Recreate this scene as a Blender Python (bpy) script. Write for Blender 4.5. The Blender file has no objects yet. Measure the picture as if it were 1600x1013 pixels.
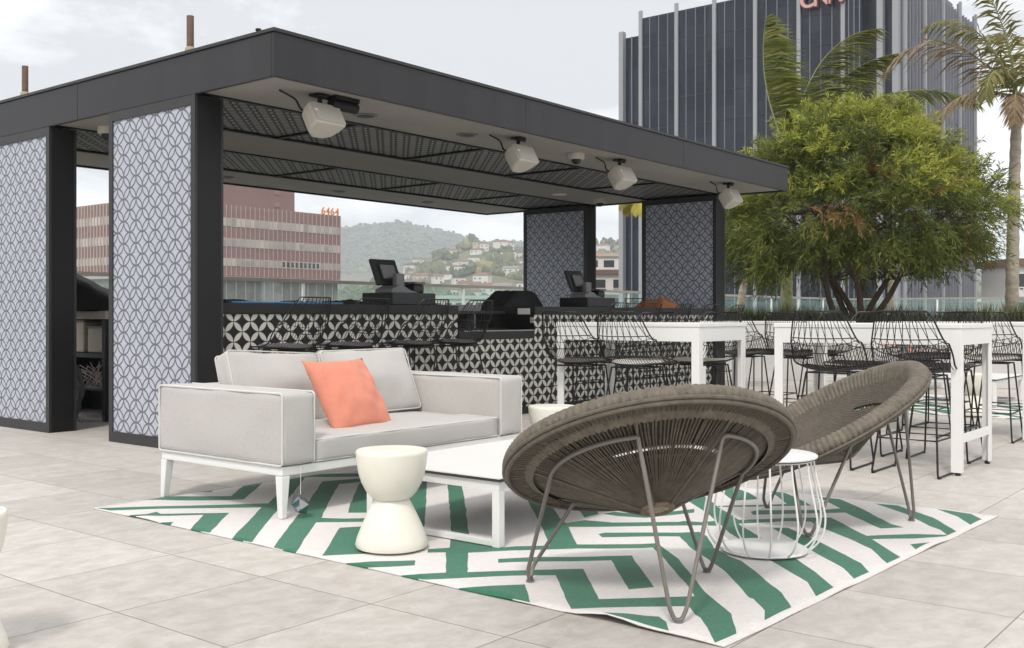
import bpy, bmesh, math, random
from mathutils import Vector, Matrix, noise
R = math.radians
random.seed(7)
scene = bpy.context.scene
COL = scene.collection
CA, SA = math.cos(R(51.5)), math.sin(R(51.5))      # the pavilion grid against the camera axes
H0, FPX, HY = 1.01, 1629.0, 494.0

def cam2uv(X, Y):
    return (CA*X + SA*Y, -SA*X + CA*Y)

def gp(px, py, z=0.0):
    """point of the level z seen at a place of the photograph"""
    Y = (H0 - z)*FPX/(py - HY)
    X = (px - 800)/FPX*Y
    return cam2uv(X, Y)

# ------------------------------------------------------------------ materials
MATS = {}
def nmat(name):
    m = bpy.data.materials.new(name); m.use_nodes = True
    nt = m.node_tree
    b = nt.nodes['Principled BSDF']
    MATS[name] = m
    return m, nt, b

def N(nt, typ, **kw):
    n = nt.nodes.new(typ)
    for k, v in kw.items():
        if k == 'inp':
            for kk, vv in v.items():
                n.inputs[kk].default_value = vv
        else:
            setattr(n, k, v)
    return n

def mth(nt, op, a, b=None, c=None, clamp=False):
    n = nt.nodes.new('ShaderNodeMath'); n.operation = op; n.use_clamp = clamp
    for i, x in enumerate((a, b, c)):
        if x is None: continue
        if isinstance(x, (int, float)): n.inputs[i].default_value = x
        else: nt.links.new(x, n.inputs[i])
    return n.outputs[0]

def mixc(nt, fac, a, b):
    n = nt.nodes.new('ShaderNodeMix'); n.data_type = 'RGBA'
    L = nt.links.new
    if isinstance(fac, (int, float)): n.inputs[0].default_value = fac
    else: L(fac, n.inputs[0])
    for i, x in ((6, a), (7, b)):
        if isinstance(x, tuple): n.inputs[i].default_value = (x + (1,))[:4]
        else: L(x, n.inputs[i])
    return n.outputs[2]

def simple(name, col, rough=0.5, metal=0.0, var=0.0, vscale=8.0, bump=0.0, bscale=60.0, spec=0.5, stretch=None, col2=None, coat=0.0):
    m, nt, b = nmat(name)
    L = nt.links.new
    b.inputs['Roughness'].default_value = rough
    b.inputs['Metallic'].default_value = metal
    b.inputs['Specular IOR Level'].default_value = spec
    b.inputs['Coat Weight'].default_value = coat
    b.inputs['Base Color'].default_value = col + (1,)
    tc = N(nt, 'ShaderNodeTexCoord')
    src = tc.outputs['Object']
    if stretch:
        mp = N(nt, 'ShaderNodeMapping'); mp.inputs['Scale'].default_value = stretch
        L(src, mp.inputs['Vector']); src = mp.outputs[0]
    if var > 0 or col2:
        nz = N(nt, 'ShaderNodeTexNoise', inp={'Scale': vscale, 'Detail': 6, 'Roughness': .6}); L(src, nz.inputs['Vector'])
        rr = N(nt, 'ShaderNodeMapRange', inp={1: .3, 2: .7}); L(nz.outputs['Fac'], rr.inputs[0])
        c2 = col2 or tuple(max(0, c*(1-var)) for c in col)
        c1 = col if col2 else tuple(c*(1+var*.5) for c in col)
        L(mixc(nt, rr.outputs[0], c2, c1), b.inputs['Base Color'])
        r2 = N(nt, 'ShaderNodeMapRange', inp={1: .3, 2: .7, 3: max(.05, rough-.08), 4: min(1, rough+.08)}); L(nz.outputs['Fac'], r2.inputs[0])
        L(r2.outputs[0], b.inputs['Roughness'])
    if bump > 0:
        nb = N(nt, 'ShaderNodeTexNoise', inp={'Scale': bscale, 'Detail': 4}); L(src, nb.inputs['Vector'])
        bp = N(nt, 'ShaderNodeBump', inp={'Strength': bump, 'Distance': .01}); L(nb.outputs['Fac'], bp.inputs['Height'])
        L(bp.outputs[0], b.inputs['Normal'])
    return m

def lattice(nt, ax, diag, off=(0., 0.)):
    """distances to the four nearest circle centres of a square lattice turned by 45 degrees"""
    L = nt.links.new
    tc = N(nt, 'ShaderNodeTexCoord'); sp = N(nt, 'ShaderNodeSeparateXYZ'); L(tc.outputs['Object'], sp.inputs[0])
    p = mth(nt, 'ADD', sp.outputs[ax[0]], off[0]); q = mth(nt, 'ADD', sp.outputs[ax[1]], off[1])
    a = mth(nt, 'FRACT', mth(nt, 'DIVIDE', mth(nt, 'ADD', p, q), diag))
    c = mth(nt, 'FRACT', mth(nt, 'DIVIDE', mth(nt, 'SUBTRACT', p, q), diag))
    cb = N(nt, 'ShaderNodeCombineXYZ'); L(a, cb.inputs[0]); L(c, cb.inputs[1])
    ds = []
    for i in (0, 1):
        for j in (0, 1):
            v = N(nt, 'ShaderNodeVectorMath', operation='DISTANCE'); L(cb.outputs[0], v.inputs[0]); v.inputs[1].default_value = (i, j, 0)
            ds.append(v.outputs['Value'])
    return tc, ds

def ring_mat(name, ax, diag, back, line, w=.062, rough=.45, off=(0., 0.)):
    m, nt, b = nmat(name); L = nt.links.new
    tc, ds = lattice(nt, ax, diag, off)
    tot = None
    for d in ds:
        e = mth(nt, 'ABSOLUTE', mth(nt, 'SUBTRACT', d, .7071))
        tot = e if tot is None else mth(nt, 'MINIMUM', tot, e)
    rr = N(nt, 'ShaderNodeMapRange', inp={1: w*.8, 2: w*1.2, 3: 1., 4: 0.}); L(tot, rr.inputs[0])
    mask = rr.outputs[0]
    nz = N(nt, 'ShaderNodeTexNoise', inp={'Scale': 1.3, 'Detail': 4}); L(tc.outputs['Object'], nz.inputs['Vector'])
    bk = mixc(nt, nz.outputs['Fac'], tuple(c*.86 for c in back), tuple(min(1, c*1.1) for c in back))
    L(mixc(nt, mask, bk, line), b.inputs['Base Color'])
    b.inputs['Roughness'].default_value = rough
    bp = N(nt, 'ShaderNodeBump', inp={'Strength': .7, 'Distance': .006}); L(mask, bp.inputs['Height']); L(bp.outputs[0], b.inputs['Normal'])
    return m

def petal_mat(name, ax, diag, dark, light, off=(0., 0.)):
    m, nt, b = nmat(name); L = nt.links.new
    tc, ds = lattice(nt, ax, diag, off)
    tot = None
    for d in ds:
        rr = N(nt, 'ShaderNodeMapRange', inp={1: .668, 2: .700, 3: 1., 4: 0.}); L(d, rr.inputs[0])
        tot = rr.outputs[0] if tot is None else mth(nt, 'ADD', tot, rr.outputs[0])
    mask = mth(nt, 'SUBTRACT', tot, 1., clamp=True)
    nz = N(nt, 'ShaderNodeTexNoise', inp={'Scale': 5., 'Detail': 6}); L(tc.outputs['Object'], nz.inputs['Vector'])
    lt = mixc(nt, nz.outputs['Fac'], tuple(c*.75 for c in light), tuple(c*1.15 for c in light))
    L(mixc(nt, mask, dark, lt), b.inputs['Base Color'])
    b.inputs['Roughness'].default_value = .55
    b.inputs['Specular IOR Level'].default_value = .3
    return m

def leaf_mat(name, c1, c2, c3=None, nscale=1.2, trans=.25):
    m, nt, b = nmat(name); L = nt.links.new
    geo = N(nt, 'ShaderNodeNewGeometry')
    tc = N(nt, 'ShaderNodeTexCoord')
    nz = N(nt, 'ShaderNodeTexNoise', inp={'Scale': nscale, 'Detail': 3}); L(tc.outputs['Object'], nz.inputs['Vector'])
    rr = N(nt, 'ShaderNodeMapRange', inp={1: .35, 2: .65}); L(nz.outputs['Fac'], rr.inputs[0])
    f = mth(nt, 'ADD', mth(nt, 'MULTIPLY', rr.outputs[0], .55), mth(nt, 'MULTIPLY', geo.outputs['Random Per Island'], .45))
    col = mixc(nt, f, c1, c2)
    if c3:
        g = mth(nt, 'GREATER_THAN', geo.outputs['Random Per Island'], .93)
        col = mixc(nt, g, col, c3)
    L(col, b.inputs['Base Color']); b.inputs['Roughness'].default_value = .55
    b.inputs['Specular IOR Level'].default_value = .3
    tr = N(nt, 'ShaderNodeBsdfTranslucent'); L(col, tr.inputs[0])
    mx = N(nt, 'ShaderNodeMixShader', inp={0: trans}); L(b.outputs[0], mx.inputs[1]); L(tr.outputs[0], mx.inputs[2])
    L(mx.outputs[0], nt.nodes['Material Output'].inputs[0])
    return m

# --- plain materials
simple('frame_metal', (.034, .033, .035), .44, .0, spec=.35, var=.18, vscale=3, bump=.05, bscale=20, stretch=(1, 1, .25))
simple('fascia_metal', (.030, .0285, .0315), .42, .0, spec=.3, var=.38, vscale=2.5, stretch=(1.6, 1.6, .12))
simple('black_metal', (.012, .0115, .012), .5, .0, var=.2, spec=.3)
simple('wire_black', (.009, .009, .009), .42, .0, spec=.4)
simple("stucco", (.32, .305, .283), .9, var=.10, vscale=1.5, bump=.15, bscale=160)
simple('white_metal', (.76, .755, .74), .38)
simple('white_top', (.76, .755, .74), .36)
simple('dark_edge', (.03, .03, .03), .5)
simple('cream_plastic', (.77, .742, .655), .42, var=.07, vscale=5, bump=.04, bscale=90)
simple('speaker_cream', (.54, .51, .44), .55, var=.06, vscale=9)
simple('speaker_grille', (.46, .43, .37), .7, var=.10, vscale=300)
simple('counter_black', (.014, .0135, .014), .38, var=.25, vscale=6, spec=.35)
simple('plastic_black', (.012, .012, .013), .45, var=.2, vscale=10)
simple('plastic_grey', (.16, .16, .165), .38, var=.1)
simple('tarp_black', (.007, .007, .0075), .75, var=.3, vscale=8, bump=.5, bscale=14)
simple('blue_mat', (.06, .20, .38), .5, var=.2)
simple('paper_white', (.72, .70, .66), .8)
simple('tan_shelf', (.46, .40, .33), .6, var=.15, vscale=6)
simple('brown_cloth', (.36, .13, .05), .85, var=.35, vscale=14, bump=.4, bscale=40)
simple('pad_dark', (.13, .12, .125), .9, var=.12, vscale=30, bump=.2, bscale=300)
simple('pad_pale', (.62, .59, .54), .9, var=.06, vscale=30, bump=.2, bscale=300)
simple('piping', (.60, .59, .57), .9)
simple('steel_grey', (.20, .185, .165), .42, .35, var=.1)
simple('hub_pale', (.44, .37, .28), .75, var=.3, vscale=40)
simple('hub_rattan', (.20, .155, .105), .75, var=.3, vscale=40)
simple('bark', (.12, .085, .06), .9, var=.4, vscale=9, bump=.6, bscale=22, stretch=(1, 1, .3))
simple('palm_bark', (.40, .35, .28), .9, var=.35, vscale=7, bump=.6, bscale=16, stretch=(1, 1, 3))
simple('palm_bark_green', (.27, .29, .13), .85, var=.35, vscale=7, bump=.4, bscale=16, stretch=(1, 1, 3))
simple('rust', (.17, .10, .075), .8, var=.35, vscale=20)
simple('ochre_base', (.42, .36, .22), .8, var=.2, vscale=20)
simple('planter_white', (.62, .61, .59), .7, var=.07, vscale=2, bump=.05, bscale=40)
simple('rail_metal', (.33, .31, .27), .4, .3, var=.1)
simple('silver', (.42, .43, .50), .10, 1.0)
simple('string', (.7, .69, .66), .8)
simple('pink_wall', (.31, .198, .18), .75, var=.10, vscale=.2)
simple('pink_dark', (.26, .168, .152), .8, var=.10, vscale=.3)
simple('storey_grey', (.27, .235, .22), .6, var=.3, vscale=.5)
simple('mullion_pale', (.50, .42, .39), .6)
simple('blind_dim', (.36, .33, .29), .6)
simple('glass_grey', (.10, .11, .115), .2, var=.5, vscale=.5)
simple('tower_white', (.33, .335, .355), .55, var=.06, vscale=.3)
simple('tower_dark', (.012, .012, .015), .3)
simple('tower_fin', (.20, .21, .24), .5, var=.1, vscale=.3)
simple('sign_pink', (.62, .36, .34), .5)
simple('sign_red', (.25, .03, .03), .5)
simple('sign_orange', (.80, .30, .05), .5)
simple('city_ground', (.14, .14, .12), .95, var=.5, vscale=.02)
simple('house_white', (.66, .63, .58), .8, var=.05)
simple('house_tan', (.50, .40, .29), .8, var=.05)
simple('roof_brown', (.19, .11, .08), .85, var=.2)
simple('roof_grey', (.22, .21, .20), .85, var=.2)
simple('window_dark', (.035, .04, .045), .2)
simple('roof_mint', (.42, .53, .47), .6, var=.1, vscale=.2)
simple('slab_side', (.34, .33, .31), .8)
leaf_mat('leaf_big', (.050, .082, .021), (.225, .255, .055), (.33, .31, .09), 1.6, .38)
leaf_mat('leaf_new_sunlit', (.27, .31, .045), (.48, .49, .10), None, 2, .35)  # new growth, brightened so sunlight on the crown top is in the colour
leaf_mat('leaf_dead', (.17, .095, .035), (.29, .18, .07), None, 2, .2)
leaf_mat('palm_green', (.10, .13, .025), (.27, .28, .06), (.40, .34, .12), 1.5, .4)
leaf_mat('palm_gold', (.12, .13, .035), (.31, .28, .11), (.40, .32, .16), 1.5, .35)
leaf_mat('palm_dry', (.20, .13, .075), (.34, .25, .16), None, 2, .2)
leaf_mat('palm_yellow', (.42, .36, .05), (.55, .5, .1), None, 2, .3)
leaf_mat('cover_leaf', (.022, .030, .012), (.055, .065, .022), (.09, .08, .03), 2, .15)
leaf_mat('grass_leaf', (.07, .09, .025), (.19, .19, .07), None, 1.5, .25)
leaf_mat('street_leaf_hazy', (.08, .105, .035), (.20, .21, .08), (.26, .24, .12), .05, .0)  # paler than the hill foliage: haze put into the leaf colour
leaf_mat('far_leaf', (.048, .066, .026), (.150, .155, .055), (.24, .21, .08), .02, .0)

def mat_floor():
    m, nt, b = nmat('floor_tile'); L = nt.links.new
    tc = N(nt, 'ShaderNodeTexCoord'); sp = N(nt, 'ShaderNodeSeparateXYZ'); L(tc.outputs['Object'], sp.inputs[0])
    a = mth(nt, 'DIVIDE', mth(nt, 'SUBTRACT', sp.outputs[0], 2.555), .612)
    c = mth(nt, 'DIVIDE', mth(nt, 'SUBTRACT', sp.outputs[1], 3.27), .605)
    fa, fc = mth(nt, 'FRACT', a), mth(nt, 'FRACT', c)
    ea = mth(nt, 'MINIMUM', fa, mth(nt, 'SUBTRACT', 1., fa)); ec = mth(nt, 'MINIMUM', fc, mth(nt, 'SUBTRACT', 1., fc))
    e = mth(nt, 'MINIMUM', ea, ec)
    joint = N(nt, 'ShaderNodeMapRange', inp={1: .0028, 2: .0055, 3: 1., 4: 0.}); L(e, joint.inputs[0])
    ia, ic = mth(nt, 'FLOOR', a), mth(nt, 'FLOOR', c)
    cb = N(nt, 'ShaderNodeCombineXYZ'); L(ia, cb.inputs[0]); L(ic, cb.inputs[1])
    wn = N(nt, 'ShaderNodeTexWhiteNoise', noise_dimensions='3D'); L(cb.outputs[0], wn.inputs['Vector'])
    off = N(nt, 'ShaderNodeVectorMath', operation='SCALE'); L(wn.outputs['Color'], off.inputs[0]); off.inputs['Scale'].default_value = 9.
    add = N(nt, 'ShaderNodeVectorMath', operation='ADD'); L(tc.outputs['Object'], add.inputs[0]); L(off.outputs[0], add.inputs[1])
    mp = N(nt, 'ShaderNodeMapping'); mp.inputs['Scale'].default_value = (1.35, 1.75, 1); L(add.outputs[0], mp.inputs['Vector'])
    n1 = N(nt, 'ShaderNodeTexNoise', inp={'Scale': 6.5, 'Detail': 11, 'Roughness': .74, 'Distortion': .35}); L(mp.outputs[0], n1.inputs['Vector'])
    n2 = N(nt, 'ShaderNodeTexNoise', inp={'Scale': 24., 'Detail': 5, 'Roughness': .7}); L(mp.outputs[0], n2.inputs['Vector'])
    n3 = N(nt, 'ShaderNodeTexNoise', inp={'Scale': .55, 'Detail': 4}); L(tc.outputs['Object'], n3.inputs['Vector'])
    r1 = N(nt, 'ShaderNodeMapRange', inp={1: .36, 2: .66}); L(n1.outputs['Fac'], r1.inputs[0])
    col = mixc(nt, r1.outputs[0], (.395, .365, .332), (.572, .542, .508))
    col = mixc(nt, mth(nt, 'MULTIPLY', n2.outputs['Fac'], .5), col, (.50, .462, .43))
    t = mth(nt, 'ADD', .915, mth(nt, 'MULTIPLY', wn.outputs['Value'], .19))
    t = mth(nt, 'MULTIPLY', t, mth(nt, 'ADD', .9, mth(nt, 'MULTIPLY', n3.outputs['Fac'], .2)))
    sc = N(nt, 'ShaderNodeVectorMath', operation='SCALE'); L(col, sc.inputs[0]); L(t, sc.inputs['Scale'])
    L(mixc(nt, mth(nt, 'MULTIPLY', joint.outputs[0], .75), sc.outputs[0], (.13, .115, .10)), b.inputs['Base Color'])
    rr = N(nt, 'ShaderNodeMapRange', inp={1: .3, 2: .7, 3: .50, 4: .68}); L(n1.outputs['Fac'], rr.inputs[0]); L(rr.outputs[0], b.inputs['Roughness'])
    hgt = mth(nt, 'SUBTRACT', mth(nt, 'MULTIPLY', n2.outputs['Fac'], .12), joint.outputs[0])
    bp = N(nt, 'ShaderNodeBump', inp={'Strength': .35, 'Distance': .003}); L(hgt, bp.inputs['Height']); L(bp.outputs[0], b.inputs['Normal'])
mat_floor()

def mat_weave(name, c1, c2, sx, sy, strength=.4, rough=.9, noise_amt=.12, fold=0):
    """plain woven cloth: fine crossed threads"""
    m, nt, b = nmat(name); L = nt.links.new
    tc = N(nt, 'ShaderNodeTexCoord')
    n1 = N(nt, 'ShaderNodeTexNoise', inp={'Scale': 1., 'Detail': 3})
    mp = N(nt, 'ShaderNodeMapping'); mp.inputs['Scale'].default_value = (sx, sy, sy); L(tc.outputs['Object'], mp.inputs['Vector']); L(mp.outputs[0], n1.inputs['Vector'])
    n2 = N(nt, 'ShaderNodeTexNoise', inp={'Scale': 1., 'Detail': 3})
    m2 = N(nt, 'ShaderNodeMapping'); m2.inputs['Scale'].default_value = (sy, sx, sx); L(tc.outputs['Object'], m2.inputs['Vector']); L(m2.outputs[0], n2.inputs['Vector'])
    n3 = N(nt, 'ShaderNodeTexNoise', inp={'Scale': 3.5, 'Detail': 5}); L(tc.outputs['Object'], n3.inputs['Vector'])
    s = mth(nt, 'MULTIPLY', mth(nt, 'ADD', n1.outputs['Fac'], n2.outputs['Fac']), .5)
    rr = N(nt, 'ShaderNodeMapRange', inp={1: .36, 2: .64}); L(mth(nt, 'ADD', s, mth(nt, 'MULTIPLY', mth(nt, 'SUBTRACT', n3.outputs['Fac'], .5), noise_amt*2)), rr.inputs[0])
    L(mixc(nt, rr.outputs[0], c1, c2), b.inputs['Base Color'])
    b.inputs['Roughness'].default_value = rough; b.inputs['Specular IOR Level'].default_value = .2
    b.inputs['Sheen Weight'].default_value = .15
    bp = N(nt, 'ShaderNodeBump', inp={'Strength': strength, 'Distance': .002}); L(s, bp.inputs['Height'])
    if fold:
        m4 = N(nt, 'ShaderNodeMapping'); m4.inputs['Scale'].default_value = (2.2, 2.6, 2.8); m4.inputs['Rotation'].default_value = (.5, .4, .3); L(tc.outputs['Object'], m4.inputs['Vector'])
        n4 = N(nt, 'ShaderNodeTexNoise', inp={'Scale': 1.6, 'Detail': 5, 'Roughness': .55, 'Distortion': 1.2}); L(m4.outputs[0], n4.inputs['Vector'])
        b2 = N(nt, 'ShaderNodeBump', inp={'Strength': fold, 'Distance': .02}); L(n4.outputs['Fac'], b2.inputs['Height']); L(bp.outputs[0], b2.inputs['Normal']); L(b2.outputs[0], b.inputs['Normal'])
    else: L(bp.outputs[0], b.inputs['Normal'])
mat_weave('sofa_cloth', (.45, .432, .412), (.492, .474, .453), 60, 400, .22, noise_amt=.05, fold=.24)
mat_weave('coral', (.60, .215, .145), (.68, .265, .185), 70, 420, .4, fold=.6)
mat_weave('rug_white', (.60, .565, .545), (.72, .685, .665), 30, 260, .5)
mat_weave('rug_green', (.026, .130, .076), (.048, .185, .112), 30, 260, .5)

def mat_wicker():
    m, nt, b = nmat('wicker'); L = nt.links.new
    tc = N(nt, 'ShaderNodeTexCoord'); sp = N(nt, 'ShaderNodeSeparateXYZ'); L(tc.outputs['Object'], sp.inputs[0])
    ang = mth(nt, 'ARCTAN2', sp.outputs[1], sp.outputs[0])
    rad = mth(nt, 'SQRT', mth(nt, 'ADD', mth(nt, 'MULTIPLY', sp.outputs[0], sp.outputs[0]), mth(nt, 'MULTIPLY', sp.outputs[1], sp.outputs[1])))
    wa = mth(nt, 'SINE', mth(nt, 'MULTIPLY', ang, 66.))
    wr = mth(nt, 'SINE', mth(nt, 'MULTIPLY', rad, 620.))
    wv = mth(nt, 'MULTIPLY', wa, wr)
    nz = N(nt, 'ShaderNodeTexNoise', inp={'Scale': 55., 'Detail': 4}); L(tc.outputs['Object'], nz.inputs['Vector'])
    n2 = N(nt, 'ShaderNodeTexNoise', inp={'Scale': 5., 'Detail': 4}); L(tc.outputs['Object'], n2.inputs['Vector'])
    f = mth(nt, 'ADD', mth(nt, 'MULTIPLY', wv, .22), mth(nt, 'ADD', mth(nt, 'MULTIPLY', nz.outputs['Fac'], .5), mth(nt, 'MULTIPLY', n2.outputs['Fac'], .5)))
    rr = N(nt, 'ShaderNodeMapRange', inp={1: .22, 2: .82}); L(f, rr.inputs[0])
    L(mixc(nt, rr.outputs[0], (.050, .040, .030), (.172, .143, .108)), b.inputs['Base Color'])
    b.inputs['Roughness'].default_value = .62
    bp = N(nt, 'ShaderNodeBump', inp={'Strength': .9, 'Distance': .004}); L(wv, bp.inputs['Height']); L(bp.outputs[0], b.inputs['Normal'])
mat_wicker()
simple('wicker_rim', (.145, .122, .092), .62, var=.45, vscale=26, bump=.35, bscale=120)
simple('wicker_dark', (.062, .047, .033), .7, var=.4, vscale=22, bump=.5, bscale=180)
simple('wicker_strand', (.122, .102, .077), .6, var=.4, vscale=30)

def mat_glass():
    m, nt, b = nmat('rail_glass'); L = nt.links.new
    tr = N(nt, 'ShaderNodeBsdfTransparent'); tr.inputs[0].default_value = (.935, .985, .965, 1)
    gl = N(nt, 'ShaderNodeBsdfGlossy', inp={'Roughness': .02}); gl.inputs[0].default_value = (.9, 1, .97, 1)
    df = N(nt, 'ShaderNodeBsdfDiffuse'); df.inputs[0].default_value = (.50, .68, .63, 1)
    m1 = N(nt, 'ShaderNodeMixShader', inp={0: .07}); L(tr.outputs[0], m1.inputs[1]); L(df.outputs[0], m1.inputs[2])
    m2 = N(nt, 'ShaderNodeMixShader', inp={0: .045}); L(m1.outputs[0], m2.inputs[1]); L(gl.outputs[0], m2.inputs[2])
    L(m2.outputs[0], nt.nodes['Material Output'].inputs[0])
mat_glass()

def pane_mat(name, steps, ca, cb, rough, spec, bump=0.0):
    '''glazing or blinds that differ from pane to pane'''
    m, nt, b = nmat(name); L = nt.links.new
    tc = N(nt, 'ShaderNodeTexCoord')
    dv = N(nt, 'ShaderNodeVectorMath', operation='DIVIDE'); L(tc.outputs['Object'], dv.inputs[0]); dv.inputs[1].default_value = steps
    fl = N(nt, 'ShaderNodeVectorMath', operation='FLOOR'); L(dv.outputs[0], fl.inputs[0])
    wn = N(nt, 'ShaderNodeTexWhiteNoise', noise_dimensions='3D'); L(fl.outputs[0], wn.inputs['Vector'])
    nz = N(nt, 'ShaderNodeTexNoise', inp={'Scale': .11, 'Detail': 5}); L(tc.outputs['Object'], nz.inputs['Vector'])
    f = mth(nt, 'ADD', mth(nt, 'MULTIPLY', mth(nt, 'POWER', wn.outputs['Value'], 1.6), .65), mth(nt, 'MULTIPLY', nz.outputs['Fac'], .45))
    L(mixc(nt, f, ca, cb), b.inputs['Base Color']); b.inputs['Roughness'].default_value = rough; b.inputs['Specular IOR Level'].default_value = spec
    if bump:
        bp = N(nt, 'ShaderNodeBump', inp={'Strength': bump, 'Distance': .4}); L(nz.outputs['Fac'], bp.inputs['Height'])
        L(bp.outputs[0], b.inputs['Normal'])
pane_mat('tower_glass', (40., 1.93, 3.75), (.005, .007, .015), (.026, .030, .044), .07, .27, .5)
pane_mat('blind_cream', (.865, .9, 3.0), (.36, .33, .29), (.62, .58, .52), .7, .3)
def mat_hill(name, c1, c2, c3, sc):
    m, nt, b = nmat(name); L = nt.links.new
    tc = N(nt, 'ShaderNodeTexCoord')
    n1 = N(nt, 'ShaderNodeTexNoise', inp={'Scale': sc, 'Detail': 9, 'Roughness': .7}); L(tc.outputs['Object'], n1.inputs['Vector'])
    n2 = N(nt, 'ShaderNodeTexNoise', inp={'Scale': sc*.35, 'Detail': 5}); L(tc.outputs['Object'], n2.inputs['Vector'])
    r1 = N(nt, 'ShaderNodeMapRange', inp={1: .4, 2: .6}); L(n1.outputs['Fac'], r1.inputs[0])
    r2 = N(nt, 'ShaderNodeMapRange', inp={1: .54, 2: .66}); L(n2.outputs['Fac'], r2.inputs[0])
    L(mixc(nt, r2.outputs[0], mixc(nt, r1.outputs[0], c1, c2), c3), b.inputs['Base Color'])
    b.inputs['Roughness'].default_value = .95
mat_hill('hill_near', (.065, .080, .032), (.17, .155, .065), (.50, .40, .24), .022)
mat_hill('hill_far', (.045, .060, .030), (.10, .10, .050), (.17, .14, .08), .008)
ring_mat('screen_pale', (1, 2), .176, (.44, .46, .53), (.125, .13, .15), w=.050)
ring_mat('screen_ceiling', (0, 1), .176, (.30, .30, .30), (.016, .016, .016), w=.085, rough=.6)
petal_mat('tile_petal', (0, 2), .158, (.012, .012, .012), (.56, .545, .50), off=(.03, .06))

# ------------------------------------------------------------------ mesh builder
class MB:
    def __init__(self): self.v = []; self.f = []; self.m = []
    def add(self, vs, fs, mi=0):
        o = len(self.v); self.v += [tuple(x) for x in vs]; self.f += [tuple(i+o for i in f) for f in fs]; self.m += [mi]*len(fs)
        return self
    def box(self, a, b, mi=0, M=None):
        (x0, y0, z0), (x1, y1, z1) = a, b
        vs = [(x0,y0,z0),(x1,y0,z0),(x1,y1,z0),(x0,y1,z0),(x0,y0,z1),(x1,y0,z1),(x1,y1,z1),(x0,y1,z1)]
        if M: vs = [M @ Vector(v) for v in vs]
        return self.add(vs, [(0,3,2,1),(4,5,6,7),(0,1,5,4),(1,2,6,5),(2,3,7,6),(3,0,4,7)], mi)
    def tube(self, pts, r, n=8, closed=False, mi=0, caps=True):
        P = [Vector(p) for p in pts]; k = len(P)
        rs = r if isinstance(r, (list, tuple)) else [r]*k
        vs = []; prev = None
        for i in range(k):
            if closed: t = P[(i+1) % k] - P[i-1]
            else: t = P[min(i+1, k-1)] - P[max(i-1, 0)]
            if t.length < 1e-9: t = Vector((0, 0, 1))
            t.normalize()
            if prev is None:
                a = Vector((0, 0, 1)) if abs(t.z) < .9 else Vector((1, 0, 0))
                nrm = t.cross(a).normalized()
            else:
                nrm = prev - t*prev.dot(t)
                if nrm.length < 1e-6: nrm = t.orthogonal()
                nrm.normalize()
            prev = nrm; bn = t.cross(nrm)
            for j in range(n):
                w = 2*math.pi*j/n
                vs.append(P[i] + (nrm*math.cos(w) + bn*math.sin(w))*rs[i])
        fs = []
        for i in range(k if closed else k-1):
            for j in range(n):
                a, b2 = i*n + j, i*n + (j+1) % n
                c, d = ((i+1) % k)*n + (j+1) % n, ((i+1) % k)*n + j
                fs.append((a, b2, c, d))
        if caps and not closed:
            fs.append(tuple(range(n-1, -1, -1))); fs.append(tuple((k-1)*n + j for j in range(n)))
        return self.add(vs, fs, mi)
    def lathe(self, prof, n=48, c=(0, 0, 0), mi=0, cap0=True, cap1=True):
        vs = []; fs = []
        for (r, z) in prof:
            for j in range(n):
                w = 2*math.pi*j/n
                vs.append((c[0] + r*math.cos(w), c[1] + r*math.sin(w), c[2] + z))
        k = len(prof)
        for i in range(k-1):
            for j in range(n):
                fs.append((i*n+j, i*n+(j+1) % n, (i+1)*n+(j+1) % n, (i+1)*n+j))
        if cap0: fs.append(tuple(range(n-1, -1, -1)))
        if cap1: fs.append(tuple((k-1)*n+j for j in range(n)))
        return self.add(vs, fs, mi)
    def grid(self, fn, nu, nv, mi=0, wrap=False):
        vs = [fn(i/nu, j/nv) for j in range(nv+1) for i in range(nu + (0 if wrap else 1))]
        w = nu if wrap else nu+1; fs = []
        for j in range(nv):
            for i in range(nu):
                i2 = (i+1) % w if wrap else i+1
                fs.append((j*w+i, j*w+i2, (j+1)*w+i2, (j+1)*w+i))
        return self.add(vs, fs, mi)
    def xf(self, M):
        self.v = [tuple(M @ Vector(v)) for v in self.v]; return self
    def build(self, name, mat, parent=None, smooth=False, bevel=0, loc=None, rot=None, angle=40):
        me = bpy.data.meshes.new(name)
        me.from_pydata(self.v, [], self.f); me.update()
        mats = mat if isinstance(mat, (list, tuple)) else [mat]
        for x in mats: me.materials.append(MATS[x])
        if len(mats) > 1: me.polygons.foreach_set('material_index', self.m)
        if smooth:
            me.polygons.foreach_set('use_smooth', [True]*len(me.polygons))
            if angle: 
                try: me.set_sharp_from_angle(angle=R(angle))
                except Exception: pass
        o = bpy.data.objects.new(name, me); COL.objects.link(o)
        if parent: o.parent = parent
        if loc: o.location = loc
        if rot: o.rotation_euler = rot
        if bevel:
            b = o.modifiers.new('soft_edge', 'BEVEL'); b.width = bevel; b.segments = 2; b.limit_method = 'ANGLE'; b.angle_limit = R(40)
            b.harden_normals = False
        return o

def empty(name, loc=(0, 0, 0), rz=0.0):
    o = bpy.data.objects.new(name, None); COL.objects.link(o)
    o.location = loc; o.rotation_euler = (0, 0, rz); o.empty_display_size = .1
    return o
def tag(o, label, cat, group=None, kind=None):
    if label: o['label'] = label
    if cat: o['category'] = cat
    if group: o['group'] = group
    if kind: o['kind'] = kind
    return o
def struct(o): o['kind'] = 'structure'; return o
def stuff(o, label, cat): return tag(o, label, cat, None, 'stuff')
KIDS = {}
def copy_tree(o, parent=None):
    c = o.copy(); COL.objects.link(c)
    if parent: c.parent = parent
    for ch in list(o.children): copy_tree(ch, c)
    return c

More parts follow.
